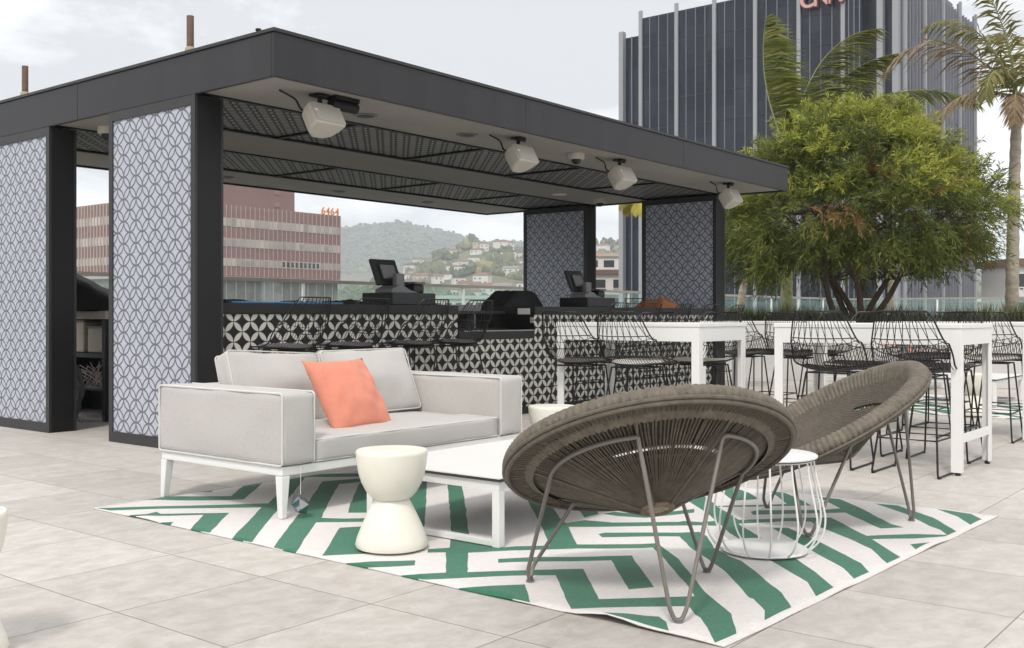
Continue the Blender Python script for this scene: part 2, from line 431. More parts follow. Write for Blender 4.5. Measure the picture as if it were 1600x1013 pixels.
def spline(pts, n=6, closed=False):
    """Catmull-Rom through the points"""
    P = [Vector(p) for p in pts]; k = len(P); out = []
    for i in range(k if closed else k-1):
        g = (lambda j: P[j % k]) if closed else (lambda j: P[max(0, min(k-1, j))])
        p0, p1, p2, p3 = g(i-1), g(i), g(i+1), g(i+2)
        for s in range(n):
            t = s/n
            out.append(.5*((2*p1) + (p2-p0)*t + (2*p0-5*p1+4*p2-p3)*t*t + (3*p1-p0-3*p2+p3)*t**3))
    if not closed: out.append(P[-1])
    return out

def fillet(pts, r, n=4, closed=False):
    """polyline with rounded corners"""
    P = [Vector(p) for p in pts]; k = len(P); out = []
    for i in range(k):
        if not closed and i in (0, k-1): out.append(P[i]); continue
        a, b, c = P[i-1], P[i], P[(i+1) % k]
        d1, d2 = (a-b), (c-b); rr = min(r, d1.length*.45, d2.length*.45)
        p, q = b + d1.normalized()*rr, b + d2.normalized()*rr
        for s in range(n+1):
            t = s/n
            out.append((1-t)**2*p + 2*t*(1-t)*b + t*t*q)
    return out

def softbox(mb, a, b, r=.03, bulge=(0, 0, 0), n=12, wob=.0, seed=0, mi=0, puff=2.0):
    """upholstered block: rounded edges, faces that swell a little, slight unevenness"""
    ctr = Vector([(p+q)/2 for p, q in zip(a, b)]); hx = [abs(q-p)/2 for p, q in zip(a, b)]
    faces = [(0, 1, 2, 1), (0, 1, 2, -1), (1, 2, 0, 1), (1, 2, 0, -1), (2, 0, 1, 1), (2, 0, 1, -1)]
    for (i, j, k, s) in faces:
        def fn(U, V):
            p = [0, 0, 0]; p[i] = (2*U-1)*s; p[j] = 2*V-1; p[k] = s
            q = [p[t]*hx[t] for t in range(3)]
            inner = [max(-hx[t]+r, min(hx[t]-r, q[t])) for t in range(3)]
            d = Vector([q[t]-inner[t] for t in range(3)])
            w = Vector(inner)
            if d.length > 1e-9: w = w + d.normalized()*r
            for t in range(3):
                o1, o2 = (t+1) % 3, (t+2) % 3
                f = (1-abs(p[o1])**puff)*(1-abs(p[o2])**puff)
                w[t] += bulge[t]*f*p[t]
            if wob:
                nv = noise.noise_vector(Vector(w)*5 + Vector((seed*3.1, seed, 0)))
                w += nv*wob
                w += noise.noise_vector(Vector((w[0]*14, w[1]*14, w[2]*5)) + Vector((seed, 0, 7)))*wob*.3
            return ctr + w
        mb.grid(fn, n, n, mi)
    return mb

def merge(o, d=1e-4):
    bm = bmesh.new(); bm.from_mesh(o.data); bmesh.ops.remove_doubles(bm, verts=bm.verts, dist=d)
    bmesh.ops.recalc_face_normals(bm, faces=bm.faces); bm.to_mesh(o.data); bm.free(); return o

# ================================================================== SETTING
floor = MB().box((-9, -9, -.4), (32.6, 12.6, 0)).build('terrace_floor', 'floor_tile'); struct(floor)
base = MB().box((-8.9, -8.9, -32), (32.5, 12.5, -.41)).build('terrace_base', 'slab_side'); struct(base)
gm = MB()
def gfn(U, V): return ((U-.5)*6900, (V-.5)*6900, -32)
gm.grid(gfn, 6, 6); struct(gm.build('city_ground', 'city_ground'))

# ------------------------------------------------------------------ hills
def ip(x, tab):
    if x <= tab[0][0]: return tab[0][1]
    for (a, b), (c, d) in zip(tab, tab[1:]):
        if x <= c:
            t = (x-a)/(c-a); t = t*t*(3-2*t)
            return b + (d-b)*t
    return tab[-1][1]
FAR = [(-900, 395), (200, 380), (440, 370), (532, 362), (580, 355), (610, 351), (632, 350), (655, 356), (700, 358), (722, 363), (748, 373), (770, 371), (815, 372), (925, 371), (970, 374), (1200, 395), (1500, 424), (1600, 432), (2600, 440)]
NEAR = [(-900, 470), (300, 466), (480, 462), (560, 452), (620, 428), (655, 410), (700, 394), (740, 384), (770, 377), (815, 380), (925, 376), (970, 380), (1200, 412), (1500, 442), (1600, 446), (2600, 455)]
def hill_z(px, Y, crest_y, crestY, tab, amp):
    top = H0 + (HY - ip(px, tab))*crestY/FPX
    return top
def make_hill(name, tab, Y0, Yc, Y1, mat, amp, seed):
    mb = MB()
    nu, nv = 220, 46
    def fn(U, V):
        px = -900 + 3500*U
        if V < .7: Y = Y0 + (Yc-Y0)*(V/.7); k = (V/.7); s = k**.85*(1-.12*math.sin(k*math.pi))
        else: Y = Yc + (Y1-Yc)*((V-.7)/.3); s = 1 - .55*((V-.7)/.3)
        X = (px-800)/FPX*Y
        top = H0 + (HY - ip(px, tab))*Yc/FPX
        z = -32 + (top+32)*s
        q = Vector((X, Y, seed*100))
        z += (noise.fractal(q/ (Yc*.16), 1, 2, 5)*amp*(.25+.75*math.sin(min(1, s)*math.pi*.5)) - amp*.25*(s > .95))*min(1, s*2.5)
        if V == 0: z = -34
        u, v = cam2uv(X, Y); return (u, v, z)
    mb.grid(fn, nu, nv)
    o = mb.build(name, mat, smooth=True, angle=0); struct(o)
    return fn
fn_far = make_hill('far_hills', FAR, 1500, 2550, 3300, 'hill_far', 26, 1)
fn_near = make_hill('near_hill', NEAR, 420, 1180, 1480, 'hill_near', 9, 2)

# far scrub and trees on the slopes: nobody could count them
def blob(mb, c, r, sq=.85, mi=0):
    t = (1+5**.5)/2
    ico = [(-1,t,0),(1,t,0),(-1,-t,0),(1,-t,0),(0,-1,t),(0,1,t),(0,-1,-t),(0,1,-t),(t,0,-1),(t,0,1),(-t,0,-1),(-t,0,1)]
    fs = [(0,11,5),(0,5,1),(0,1,7),(0,7,10),(0,10,11),(1,5,9),(5,11,4),(11,10,2),(10,7,6),(7,1,8),(3,9,4),(3,4,2),(3,2,6),(3,6,8),(3,8,9),(4,9,5),(2,4,11),(6,2,10),(8,6,7),(9,8,1)]
    a = random.random()*6.28; ca, sa = math.cos(a), math.sin(a)
    vs = []
    for x, y, z in ico:
        k = r/1.9*random.uniform(.7, 1.25)
        vs.append((c[0]+(x*ca-y*sa)*k, c[1]+(x*sa+y*ca)*k, c[2]+z*k*sq))
    mb.add(vs, fs, mi)
mb = MB(); rnd = random.Random(3)
for i in range(5200):
    px = rnd.choice([rnd.uniform(480, 1010), rnd.uniform(480, 1010), rnd.uniform(1440, 1650), rnd.uniform(100, 480)])
    V = rnd.uniform(.05, .72)
    p = fn_near((px+900)/3500, V)
    if noise.noise(Vector((p[0]*.012, p[1]*.012, 3))) < -.02: continue
    r = rnd.uniform(2.2, 5.5)*(1.0 if rnd.random() < .9 else 1.7)
    for k in range(2):
        blob(mb, (p[0]+rnd.uniform(-.6, .6)*r, p[1]+rnd.uniform(-.6, .6)*r, p[2]+r*rnd.uniform(.2, .7)), r*rnd.uniform(.6, 1), 1.0 if rnd.random() < .8 else 1.6)
stuff(mb.build('hillside_woods', 'far_leaf', smooth=False), 'mixed green trees and scrub covering the near hillside', 'woods')
mb = MB()
for i in range(4200):
    px = rnd.choice([rnd.uniform(480, 1010), rnd.uniform(480, 1010), rnd.uniform(1440, 1650)])
    V = rnd.uniform(.35, .71)
    p = fn_far((px+900)/3500, V)
    r = rnd.uniform(2, 6)
    blob(mb, (p[0], p[1], p[2]+r*.3), r, .7)
stuff(mb.build('ridge_scrub', 'far_leaf'), 'dark scrub along the hazy far ridge', 'scrub')
# street trees between the houses at the foot of the hill
mb = MB()
for i in range(900):
    px = rnd.choice([rnd.uniform(330, 1010), rnd.uniform(1400, 1650)]); Y = rnd.uniform(210, 430)
    u, v = cam2uv((px-800)/FPX*Y, Y)
    r = rnd.uniform(3, 6.5); zt = rnd.uniform(-28, -12)
    if 80 < u < 122 and 125 < v < 170: continue
    if u > 115 and u < 160 and 35 < v < 82: continue
    for k in range(5):
        blob(mb, (u+rnd.uniform(-.7, .7)*r, v+rnd.uniform(-.7, .7)*r, zt+rnd.uniform(-.5, .6)*r), r*rnd.uniform(.35, .7))
    mb.tube([(u, v, -32.5), (u, v, zt)], .5, 4, caps=False)
stuff(mb.build('street_trees', 'street_leaf_hazy'), 'green tree tops of the streets below the hill', 'woods')

HWIN = MB().box((-.55, -.04, -.65), (.55, .04, .65)).build('window', 'window_dark'); COL.objects.unlink(HWIN)
def house(px, V, w, d, h, mat, roofm, label, fn=fn_near, flat=False, rz=None, group='houses on the hillside'):
    p = fn((px+900)/3500, V)
    o = empty('hillside_house', (p[0], p[1], p[2]-1.5), rz if rz is not None else random.uniform(-.5, .5)-R(51.5))
    tag(o, label, 'house', group)
    mbw = MB().box((-w/2, -d/2, 0), (w/2, d/2, h+1.5)); mbw.build('wall', mat, o)
    r = MB(); e = .5; z = h+1.5
    if flat: r.box((-w/2-.3, -d/2-.3, z), (w/2+.3, d/2+.3, z+.5))
    else:
        r.add([(-w/2-e, -d/2-e, z), (w/2+e, -d/2-e, z), (w/2+e, d/2+e, z), (-w/2-e, d/2+e, z), (-w/2+1.5, 0, z+2.2), (w/2-1.5, 0, z+2.2)],
              [(0, 1, 5, 4), (1, 2, 5), (2, 3, 4, 5), (3, 0, 4), (3, 2, 1, 0)])
    r.build('roof', roofm, o)
    nx = max(2, int(w/4.2))
    for fl in range(max(1, int(h/3))):
        for k in range(nx):
            if random.random() < .2: continue
            x = -w/2 + w*(k+.5)/nx + random.uniform(-.4, .4)
            wo = HWIN.copy() if HWIN.users_collection else HWIN
            COL.objects.link(wo); wo.parent = o; wo.location = (x, -d/2-.03, 1.5+fl*3+1.7); wo.scale = (random.uniform(.7, 1.6), 1, 1)
    return o
hr = random.Random(11)
spots = []
for i in range(185):
    for tries in range(30):
        px = hr.choice([hr.uniform(600, 820), hr.uniform(600, 820), hr.uniform(922, 975), hr.uniform(535, 640), hr.uniform(1535, 1610)]); V = hr.uniform(.05, .66)
        if px < 640 and V > .45: continue
        if all(abs(px-a) > 7 or abs(V-b) > .025 for a, b in spots): break
    spots.append((px, V))
    w, d, h = hr.uniform(7, 16), hr.uniform(7, 10), hr.choice([3.6, 6.6, 7.2])
    mt = hr.choice(['house_white', 'house_white', 'house_white', 'house_tan']); flat = hr.random() < .4
    rm = hr.choice(['roof_brown', 'roof_brown', 'roof_grey'])
    big = 'wide' if w > 13 else 'small'
    house(px, V, w, d, h, mt, rm, '%s %s house %s on the wooded hillside' % (big, 'pale white' if mt == 'house_white' else 'sandy tan', 'with a flat roof' if flat else ('under a brown roof' if rm == 'roof_brown' else 'under a grey roof')), flat=flat,
          group='%s %s hillside houses %s' % (big, mt.split('_')[1], 'flat' if flat else rm.split('_')[1]))

# ------------------------------------------------------------------ pink office block (left, behind the bar)
pb = empty('office_building', (82.4, 129.3, -32)); tag(pb, 'dusty pink office block with white window bands seen behind the bar', 'building')
zb = 32.0; W, D = 34.6, 40.0; top = 17.5+zb; low = 7.0+zb
MB().box((0, 0, low), (W, D, top)).build('wall', 'pink_wall', pb)
MB().box((.3, .3, 0), (W-.3, D, low-.05)).build('ground_storeys', 'storey_grey', pb)
pm = MB()
for (z0, z1) in ((15.6, 14.35), (12.6, 11.35), (9.6, 8.45)):
    wnd = MB().box((.25, -.05, z1+zb), (W-.1, .1, z0+zb)).box((-.05, .25, z1+zb), (.1, D-.1, z0+zb)); wnd.build('window', 'blind_cream', pb)
n = int(W/.86)
for i in range(n+1):
    x = W*i/n; pm.box((x-.045, -.13, low-5.5 if i % 2 == 0 else low), (x+.045, -.055, top+.04))
for i in range(46):
    y = D*i/46+.4; pm.box((-.2, y-.07, low), (-.055, y+.07, top+.04))
pm.build('mullions', 'mullion_pale', pb)
MB().box((-.35, -.3, low-.55), (W+.1, D, low-.08)).build('ledge', 'mullion_pale', pb)
rr_ = random.Random(5); wx = set()
for i in range(22):
    zf = rr_.choice([(14.5, 15.5), (11.5, 12.4), (8.6, 9.4), (8.6, 9.4), (8.6, 9.4)]); x = rr_.randrange(2, 38)*.865+.1
    if (x, zf) in wx or (22 < x < 31 and zf[0] < 9): continue
    wx.add((x, zf)); MB().box((x, -.075, zf[0]+zb), (x+.66, -.052, zf[1]+zb)).build('open_blind', 'blind_dim', pb)
for i in range(9): MB().box((22.5+i*.865, -.085, 8.65+zb), (23.1+i*.865, -.06, 9.45+zb)).build('dark_window', 'glass_grey', pb)
MB().box((15, 6, top), (30.0, 16, top+9)).build('penthouse', 'pink_dark', pb)
MB().box((25.8, 5.9, top+3.2), (26.8, 6.0, top+4.2)).box((25.8, 5.9, top+1.2), (26.8, 6.0, top+1.9)).build('vent', 'pink_wall', pb)
def text_obj(name, ch, size, mat, depth, parent, loc, rot, offset=0.0):
    cu = bpy.data.curves.new(name, 'FONT'); cu.body = ch; cu.size = size; cu.extrude = depth; cu.offset = offset
    t = bpy.data.objects.new(name+'_src', cu); COL.objects.link(t)
    dg = bpy.context.evaluated_depsgraph_get()
    me = bpy.data.meshes.new_from_object(t.evaluated_get(dg))
    bpy.data.objects.remove(t)
    me.materials.clear(); me.materials.append(MATS[mat])
    o = bpy.data.objects.new(name, me); COL.objects.link(o); o.parent = parent; o.location = loc; o.rotation_euler = rot
    return o
rs = empty('roof_sign', (82.4+W-4.0, 129.4, 17.5)); tag(rs, 'orange house number 6464 standing on the pink office roof edge', 'sign')
for i, ch in enumerate('6464'):
    text_obj('numeral', ch, 1.75, 'sign_orange', .08, rs, (i*.98, 0, .02), (R(90), 0, 0), .02)

# ------------------------------------------------------------------ dark tower with pilasters
tw = empty('office_tower', (122, 39.4, -32)); tag(tw, 'tall dark glass office tower with pale vertical piers', 'building')
TH = 41.5+32
MB().box((0, 4.9, 0), (30, 35.3, TH)).build('glass_front', 'tower_glass', tw)
MB().box((2.0, 3.0, 0), (30, 4.9, TH+3)).build('recess', 'tower_dark', tw)
MB().box((.6, 0.6, 0), (31, 3.0, TH)).build('corner_bay', 'tower_glass', tw)
MB().box((2.2, 35.3, 0), (28, 39.5, TH-1.6)).build('side_bay', 'tower_glass', tw)
def colx(px):
    k = (px-800)/FPX
    return (CA*122 - k*SA*122)/(SA + k*CA) - 39.4
pil = [1002, 1058, 1117, 1181, 1249, 1318]
for px in pil:
    y = colx(px); MB().box((-.34, y-.25, 0), (-.01, y+.25, TH+1.0)).build('pier', 'tower_white', tw, bevel=.05)
for y in (0.9, 2.7): MB().box((-.3, y-.35, 0), (.59, y+.35, TH)).build('pier', 'tower_white', tw)
MB().box((1.4, 39.0, 0), (2.19, 39.7, TH-.8)).build('pier', 'tower_white', tw)
mm = MB(); ys = [colx(p) for p in [945]+pil+[1352]]
for a, b in zip(ys[1:], ys[2:]):
    for k in (1, 2, 3):
        y = a + (b-a)*k/4
        if y > 5: mm.box((-.12, y-.045, 0), (-.01, y+.045, TH))
for y in (36.6, 37.9): mm.box((1.9, y-.07, 0), (2.19, y+.07, TH-1.6))
mm.build('mullions', 'tower_fin', tw)
hm = MB()
z = 2.0
while z < TH:
    hm.box((-.06, 5.0, z), (-.005, 35.2, z+.10)); hm.box((.54, .7, z), (.595, 2.9, z+.10)); z += 3.75
hm.build('floor_lines', 'tower_dark', tw)
fm = MB()
for i in range(25):
    x = .9 + i*1.24; fm.box((x, .33, 0), (x+.22, .59, TH - (.0 if i % 6 else -1.0)))
fm.build('side_fins', 'tower_fin', tw)
fm2 = MB()
for i in range(0, 25, 6):
    x = .9+i*1.24; fm2.box((x-.12, .05, 0), (x+.42, .325, TH+1.2))
fm2.build('side_pier', 'tower_white', tw)
sg = empty('tower_sign', (121.7, 39.4+colx(1253), 38.45)); tag(sg, 'pale red CNN letters mounted high on the dark tower', 'sign')
for i, ch in enumerate('CNN'):
    text_obj('letter', ch, 2.75, 'sign_pink', .12, sg, (-.35, -i*1.68, 0), (R(90), 0, R(-90)), .05)
    text_obj('letter_backing', ch, 2.75, 'sign_red', .10, sg, (-.12, -i*1.68-.02, -.04), (R(90), 0, R(-90)), .13)

# mid-distance buildings
def block(name, cx, cy, rz, w, d, z0, z1, wall, roof, label, wins=(6, 2), winm='window_dark', over=.5, balcony=False):
    o = empty(name, (cx, cy, z0), rz); tag(o, label, 'building')
    h = z1-z0
    MB().box((-w/2, -d/2, 0), (w/2, d/2, h)).build('wall', wall, o)
    MB().box((-w/2-over, -d/2-over, h), (w/2+over, d/2+over, h+.8)).build('roof', roof, o)
    for fl in range(wins[1]):
        zz = h - 3.2*(fl+1)+.6
        for k in range(wins[0]):
            x = -w/2 + w*(k+.5)/wins[0]; q = w/wins[0]*.32
            MB().box((x-q, -d/2-.08, zz), (x+q, -d/2+.02, zz+1.7)).build('window', winm, o)
        if balcony:
            b = MB().box((-w/2, -d/2-1.2, zz-.9), (w/2, -d/2-.1, zz-.7))
            for k in range(int(w/.5)): b.box((-w/2+k*.5, -d/2-1.2, zz-.7), (-w/2+k*.5+.12, -d/2-1.1, zz+.1))
            b.box((-w/2, -d/2-1.22, zz+.1), (w/2, -d/2-1.08, zz+.22)); b.build('balcony', 'house_white', o)
    return o
RZ = R(-51.5)
def at(px, Y): return cam2uv((px-800)/FPX*Y, Y)
x_, y_ = at(948, 185); block('apartment_block', x_, y_, RZ, 15, 10, -32, 8.2, 'house_white', 'roof_brown', 'white apartment block with brown roof between the bar screens', (4, 4), balcony=True)
x_, y_ = at(948, 260); block('office_block', x_, y_, RZ, 20, 12, -32, 15.5, 'house_white', 'house_tan', 'plain white block rising behind the brown roofed apartments', (5, 3))
x_, y_ = at(735, 250); block('low_building', x_, y_, RZ, 17, 12, -32, 5.0, 'house_white', 'roof_mint', 'low mint roofed building below the hill seen through glass', (7, 2))
x_, y_ = at(1612, 120); block('balcony_house', x_, y_, RZ, 8, 8, -32, 6.6, 'house_white', 'roof_brown', 'white balcony house at the right beyond the palm trunk', (3, 4), balcony=True)
x_, y_ = at(1550, 230); block('parking_structure', x_, y_, RZ, 24, 14, -32, 4.0, 'house_tan', 'house_white', 'low sandy building with pale parapet beyond the right rail', (8, 2))

# ------------------------------------------------------------------ glass railings of the terrace
def railing(a, b, z, label, step=1.75):
    A, B = Vector(a), Vector(b); L_ = (B-A).length; ang = math.atan2((B-A).y, (B-A).x)
    o = empty('glass_railing', (A.x, A.y, 0), ang); tag(o, label, 'railing')
    n = int(L_/step)
    for i in range(n):
        MB().box((i*L_/n+.03, -.008, .06), ((i+1)*L_/n-.03, .008, z-.05)).build('glass_panel', 'rail_glass', o)
    MB().box((0, -.03, z-.05), (L_, .03, z), 0).build('top_rail', 'rail_metal', o)
    for i in range(n+1): MB().box((i*L_/n-.02, -.02, 0), (i*L_/n+.02, .02, z-.051)).build('post', 'white_metal', o)
    MB().box((0, -.05, 0), (L_, .05, .055)).build('base_channel', 'rail_metal', o)
railing((3, 12.2, 0), (32.2, 12.2, 0), 1.56, 'long clear glass railing running behind the bar pavilion')
railing((32.2, 12.1, 0), (32.2, -4, 0), 1.56, 'clear glass railing beyond the bushy tree and planter', 2.4)

# ================================================================== BAR PAVILION
U0, U1, V0, V1 = 4.55, 12.98, 5.69, 10.86
ZB, ZT = 2.645, 2.972
pav = empty('bar_pavilion', (U0, V0, 0)); tag(pav, 'dark grey flat roofed bar pavilion with circle patterned screen piers', 'pavilion')
def pl(u, v, z=0): return (u-U0, v-V0, z)
roof = MB().box(pl(U0+.03, V0+.03, ZB+.06), pl(U1-.03, V1-.03, ZT-.004)).build('roof', 'black_metal', pav)
for nm, a, b in (('fascia', (U0, V0), (U1, V0+.028)), ('fascia', (U0, V1-.028), (U1, V1)), ('fascia', (U0, V0+.029), (U0+.028, V1-.029)), ('fascia', (U1-.028, V0+.029), (U1, V1-.029))):
    MB().box(pl(a[0], a[1], ZB), pl(b[0], b[1], ZT-.02)).build(nm, 'fascia_metal', roof, bevel=.004)
for u in (7.35, 10.2): MB().box(pl(u, V0-.0012, ZB+.004), pl(u+.004, V0-.0002, ZT-.024)).build('panel_joint', 'black_metal', roof)
for v in (8.25,): MB().box(pl(U0-.0012, v, ZB+.004), pl(U0-.0002, v+.004, ZT-.024)).build('panel_joint', 'black_metal', roof)
cap = MB()
for a, b in (((U0-.012, V0-.012), (U1+.012, V0+.05)), ((U0-.012, V1-.05), (U1+.012, V1+.012)), ((U0-.012, V0+.051), (U0+.05, V1-.051)), ((U1-.05, V0+.051), (U1+.012, V1-.051))):
    cap.box(pl(a[0], a[1], ZT-.019), pl(b[0], b[1], ZT+.004))
cap.build('roof_cap', 'frame_metal', roof)
VB = [(V0+.03, 6.60), (7.77, 8.72), (9.90, V1-.03)]
for a, b in VB:
    MB().box(pl(U0+.03, a, ZB+.022), pl(U1-.03, b, ZB+.058)).build('ceiling', 'stucco', pav)
for a, b in ((6.60, 7.77), (8.72, 9.90)):
    MB().box(pl(U0+.03, a+.002, ZB+.032), pl(U1-.03, b-.002, ZB+.058)).build('ceiling_screen', 'screen_ceiling', pav)
    t = MB()
    for y in (a+.002, b-.042): t.box(pl(U0+.03, y, ZB+.010), pl(U1-.03, y+.04, ZB+.031))
    for i in range(1, 5):
        u = U0 + (U1-U0)*i/5; t.box(pl(u-.02, a+.043, ZB+.012), pl(u+.02, b-.043, ZB+.031))
    x = U0+.1
    t.build('screen_trim', 'black_metal', pav)
def pier(u0, u1, v0, v1):
    p = empty('pier', pl(u0, v0)); p.parent = pav
    w, d, z = u1-u0, v1-v0, ZB
    MB().box((.022, .0, .0), (w-.022, d, z-.001)).build('core', 'black_metal', p, bevel=.003)
    for s in (0, 1):
        xa, xb = (0, .0215) if s == 0 else (w-.0215, w)
        f = MB().box((xa, 0, .0), (xb, .055, z-.001)).box((xa, d-.055, 0), (xb, d, z-.001)).box((xa, .056, 0), (xb, d-.056, .085)).box((xa, .056, z-.075), (xb, d-.056, z-.001))
        f.build('screen_frame', 'frame_metal', p)
        xs = (.010, .0214) if s == 0 else (w-.0214, w-.010)
        MB().box((xs[0], .0555, .0855), (xs[1], d-.0555, z-.0755)).build('screen', 'screen_pale', p)
for (a, b) in ((U0, U0+.25), (U1-.25, U1)):
    for (c, d) in ((6.60, 7.77), (8.72, 9.90)): pier(a, b, c, d)

# bar counter
bar = empty('bar_counter', (4.802, 6.65, 0)); tag(bar, 'long black topped bar counter faced with cream petal pattern tiles', 'bar')
B0, B1 = 4.802, 12.728
def bl(u, v, z): return (u-B0, v-6.65, z)
for (a, b, zt) in ((B0, 7.52, 1.11), (7.521, 8.729, .862), (8.73, B1, 1.11)):
    th = .085
    MB().box(bl(a, 6.65, .0), bl(b, 6.70, zt-th-.001)).build('tiled_front', 'tile_petal', bar)
    MB().box(bl(a, 6.635, zt-th), bl(b, 7.28, zt)).build('counter_top', 'counter_black', bar, bevel=.006)
    MB().box(bl(a, 6.6, 0), bl(b, 6.648, .07)).build('kick_rail', 'black_metal', bar)
MB().box(bl(7.45, 6.705, 0), bl(7.519, 7.26, 1.024)).build('end_panel', 'black_metal', bar)
MB().box(bl(8.731, 6.705, 0), bl(8.80, 7.26, 1.024)).build('end_panel', 'black_metal', bar)
MB().box(bl(8.722, 6.70, 1.028), bl(8.7295, 6.86, 1.092)).build('label_plate', 'paper_white', bar)
MB().box(bl(7.60, 6.628, .857), bl(8.70, 6.634, .868)).build('metal_edge', 'rail_metal', bar)
bs = MB().box(bl(5.0, 7.30, 0), bl(12.5, 7.9, .80)).build('back_shelf', 'plastic_black', bar)

# things on the bar ------------------------------------------------
def pos(u, v, label, rz=0):
    o = empty('till_terminal', (u, v, 1.11), rz); tag(o, label, 'till')
    MB().box((-.28, -.20, 0.002), (.30, .20, .115)).build('cash_drawer', 'plastic_black', o, bevel=.008)
    st = MB()
    prof = [(-.20, .118), (-.19, .15), (-.10, .185), (-.02, .175), (.04, .145), (.12, .128), (.16, .118)]
    vs = []
    for y in (-.11, .11):
        vs += [(x, y, z) for x, z in prof]
    k = len(prof); fs = [(i, i+1, k+i+1, k+i) for i in range(k-1)] + [tuple(range(k-1, -1, -1)), tuple(range(k, 2*k)), (0, k, 2*k-1, k-1)]
    st.add(vs, fs); st.build('stand', 'plastic_grey', o, smooth=True, angle=30)
    M = Matrix.Translation((-.03, .03, .18)) @ Matrix.Rotation(R(-24), 4, 'X')
    sc = empty('screen', (0, 0, 0)); sc.parent = o
    MB().box((-.165, .03, .03), (.165, .065, .30)).xf(M).build('display', 'plastic_black', sc, bevel=.012)
    MB().box((-.09, .0, .08), (.09, .029, .23)).xf(M).build('rear_cover', 'plastic_grey', sc, bevel=.012)
    nk = MB().box((-.055, -.03, .14), (.055, .03, .30)); nk.build('neck', 'plastic_grey', o, bevel=.012)
    pr = MB().box((.13, -.08, .117), (.27, .10, .20)); pr.build('receipt_printer', 'plastic_black', o, bevel=.018)
    MB().box((.12, -.10, .201), (.27, .06, .225)).build('printer_lid', 'plastic_grey', o, bevel=.01)
    return o
pu, pv = 6.42, 6.93
pos(7.02, 6.95, 'black till terminal on its cash drawer on the left bar top')
pos(10.2, 6.98, 'black till terminal on the bar top beside the right screen')
def cloth_heap(name, u, v, z, sx, sy, h, mat, label, cat, seed, peak=None, rz=0):
    o = MB()
    def fn(U, V):
        x, y = (U-.5)*2, (V-.5)*2
        e = max(0, 1-abs(x)**4)*max(0, 1-abs(y)**4)
        zz = h*(e**.6)*(.65+.5*noise.noise(Vector((x*1.7, y*1.7, seed))) + .25*noise.noise(Vector((x*5, y*5, seed))))
        if peak: zz = h*min(1, e**.5*1.1)*max(.12, min(1, peak(x)))+.012*noise.noise(Vector((x*6, y*6, seed)))
        k = 1+.08*noise.noise(Vector((x*2, y*2, seed+5)))
        return (x*sx/2*k, y*sy/2*k, max(.003, zz))
    o.grid(fn, 28, 20)
    r = o.build(name, mat, smooth=True, angle=0, loc=(u, v, z+.001), rot=(0, 0, rz))
    return tag(r, label, cat)
cloth_heap('bar_mat', 5.05, 6.97, 1.11, .40, .42, .05, 'tarp_black', 'crumpled black bar mat beside the front pier', 'bar mat', 1)
cloth_heap('bar_mat', 5.85, 7.02, 1.11, .42, .3, .035, 'tarp_black', 'low crumpled black bar mat behind the blue strip', 'bar mat', 9)
cloth_heap('bar_mat', 6.45, 7.0, 1.11, .5, .4, .05, 'tarp_black', 'lumpy black mat left of the left till', 'bar mat', 2)
cloth_heap('bar_mat', 7.42, 7.05, 1.11, .18, .36, .05, 'tarp_black', 'black folded mat at the step of the bar top', 'bar mat', 3)
cloth_heap('covered_machine', 9.42, 7.56, .802, 1.0, .5, .50, 'tarp_black', 'machine under a sloping black cover behind the lowered bar', 'covered machine', 4, peak=lambda x: .55+.6*(x+.8) if x < .0 else 1.0)
tag(MB().box((4.95, 6.70, 1.111), (6.1, 6.80, 1.126)).build('blue_strip_mat', 'blue_mat', bevel=.004), 'long blue rubber strip lying along the left bar top', 'bar mat')
cloth_heap('folded_cloth', 11.9, 7.02, 1.11, .62, .4, .15, 'brown_cloth', 'rust brown folded cloth heaped on the right bar top', 'cloth', 6)
wb = empty('wire_basket', (11.22, 6.95, 1.11)); tag(wb, 'small black wire basket next to the rust brown cloth', 'basket')
m_ = MB()
for z, r in ((.005, .10), (.06, .115), (.12, .13)): m_.tube([(r*math.cos(t*math.pi/12), r*math.sin(t*math.pi/12), z) for t in range(24)], .003, 5, closed=True)
m_.build('hoop', 'wire_black', wb)
m_ = MB()
for t in range(20):
    a = t*math.pi/10; m_.tube([(.10*math.cos(a), .10*math.sin(a), .005), (.13*math.cos(a), .13*math.sin(a), .12)], .002, 4)
m_.build('ribs', 'wire_black', wb)
sp_ = empty('speed_rack', (8.15, 7.08, .862)); tag(sp_, 'black bar rack with grey tray over the lowered counter', 'rack')
MB().box((-.5, -.12, .0), (.5, .12, .02)).box((-.5, .09, .02), (.5, .11, .2)).box((-.5, -.12, .17), (.5, .12, .2)).build('shelf', 'plastic_black', sp_)
MB().box((-.02, -.12, .021), (.0, .088, .169)).build('divider', 'plastic_grey', sp_)
MB().box((-.48, -.11, .201), (.1, .1, .262)).build('tray', 'plastic_grey', sp_)

# things seen through the gap of the left screens
wc = empty('work_counter', (5.35, 9.2, 0), 0); tag(wc, 'tan topped work counter stacked with bins in the dim gap', 'counter')
MB().box((0, 0, .98), (.75, 1.5, 1.06)).build('top', 'tan_shelf', wc, bevel=.01)
for y in (.03, 1.40): MB().box((.02, y, 0), (.09, y+.06, .979)).build('leg', 'black_metal', wc)
MB().box((.68, .02, 0), (.74, 1.48, .979)).build('dark_back_panel', 'plastic_black', wc)  # black sheet added to darken the view through the gap
MB().box((.10, .05, .28), (.66, 1.42, .31)).build('shelf', 'black_metal', wc)
MB().box((.0, 1.47, 0), (.679, 1.50, .979)).build('dark_back_panel', 'plastic_black', wc)  # second black sheet, closes off the bright floor behind the gap
MB().box((.75, .0, 0), (.80, 2.2, 1.3)).build('dark_backdrop', 'plastic_black', wc)  # taller black sheet added behind the counter to keep the gap dark
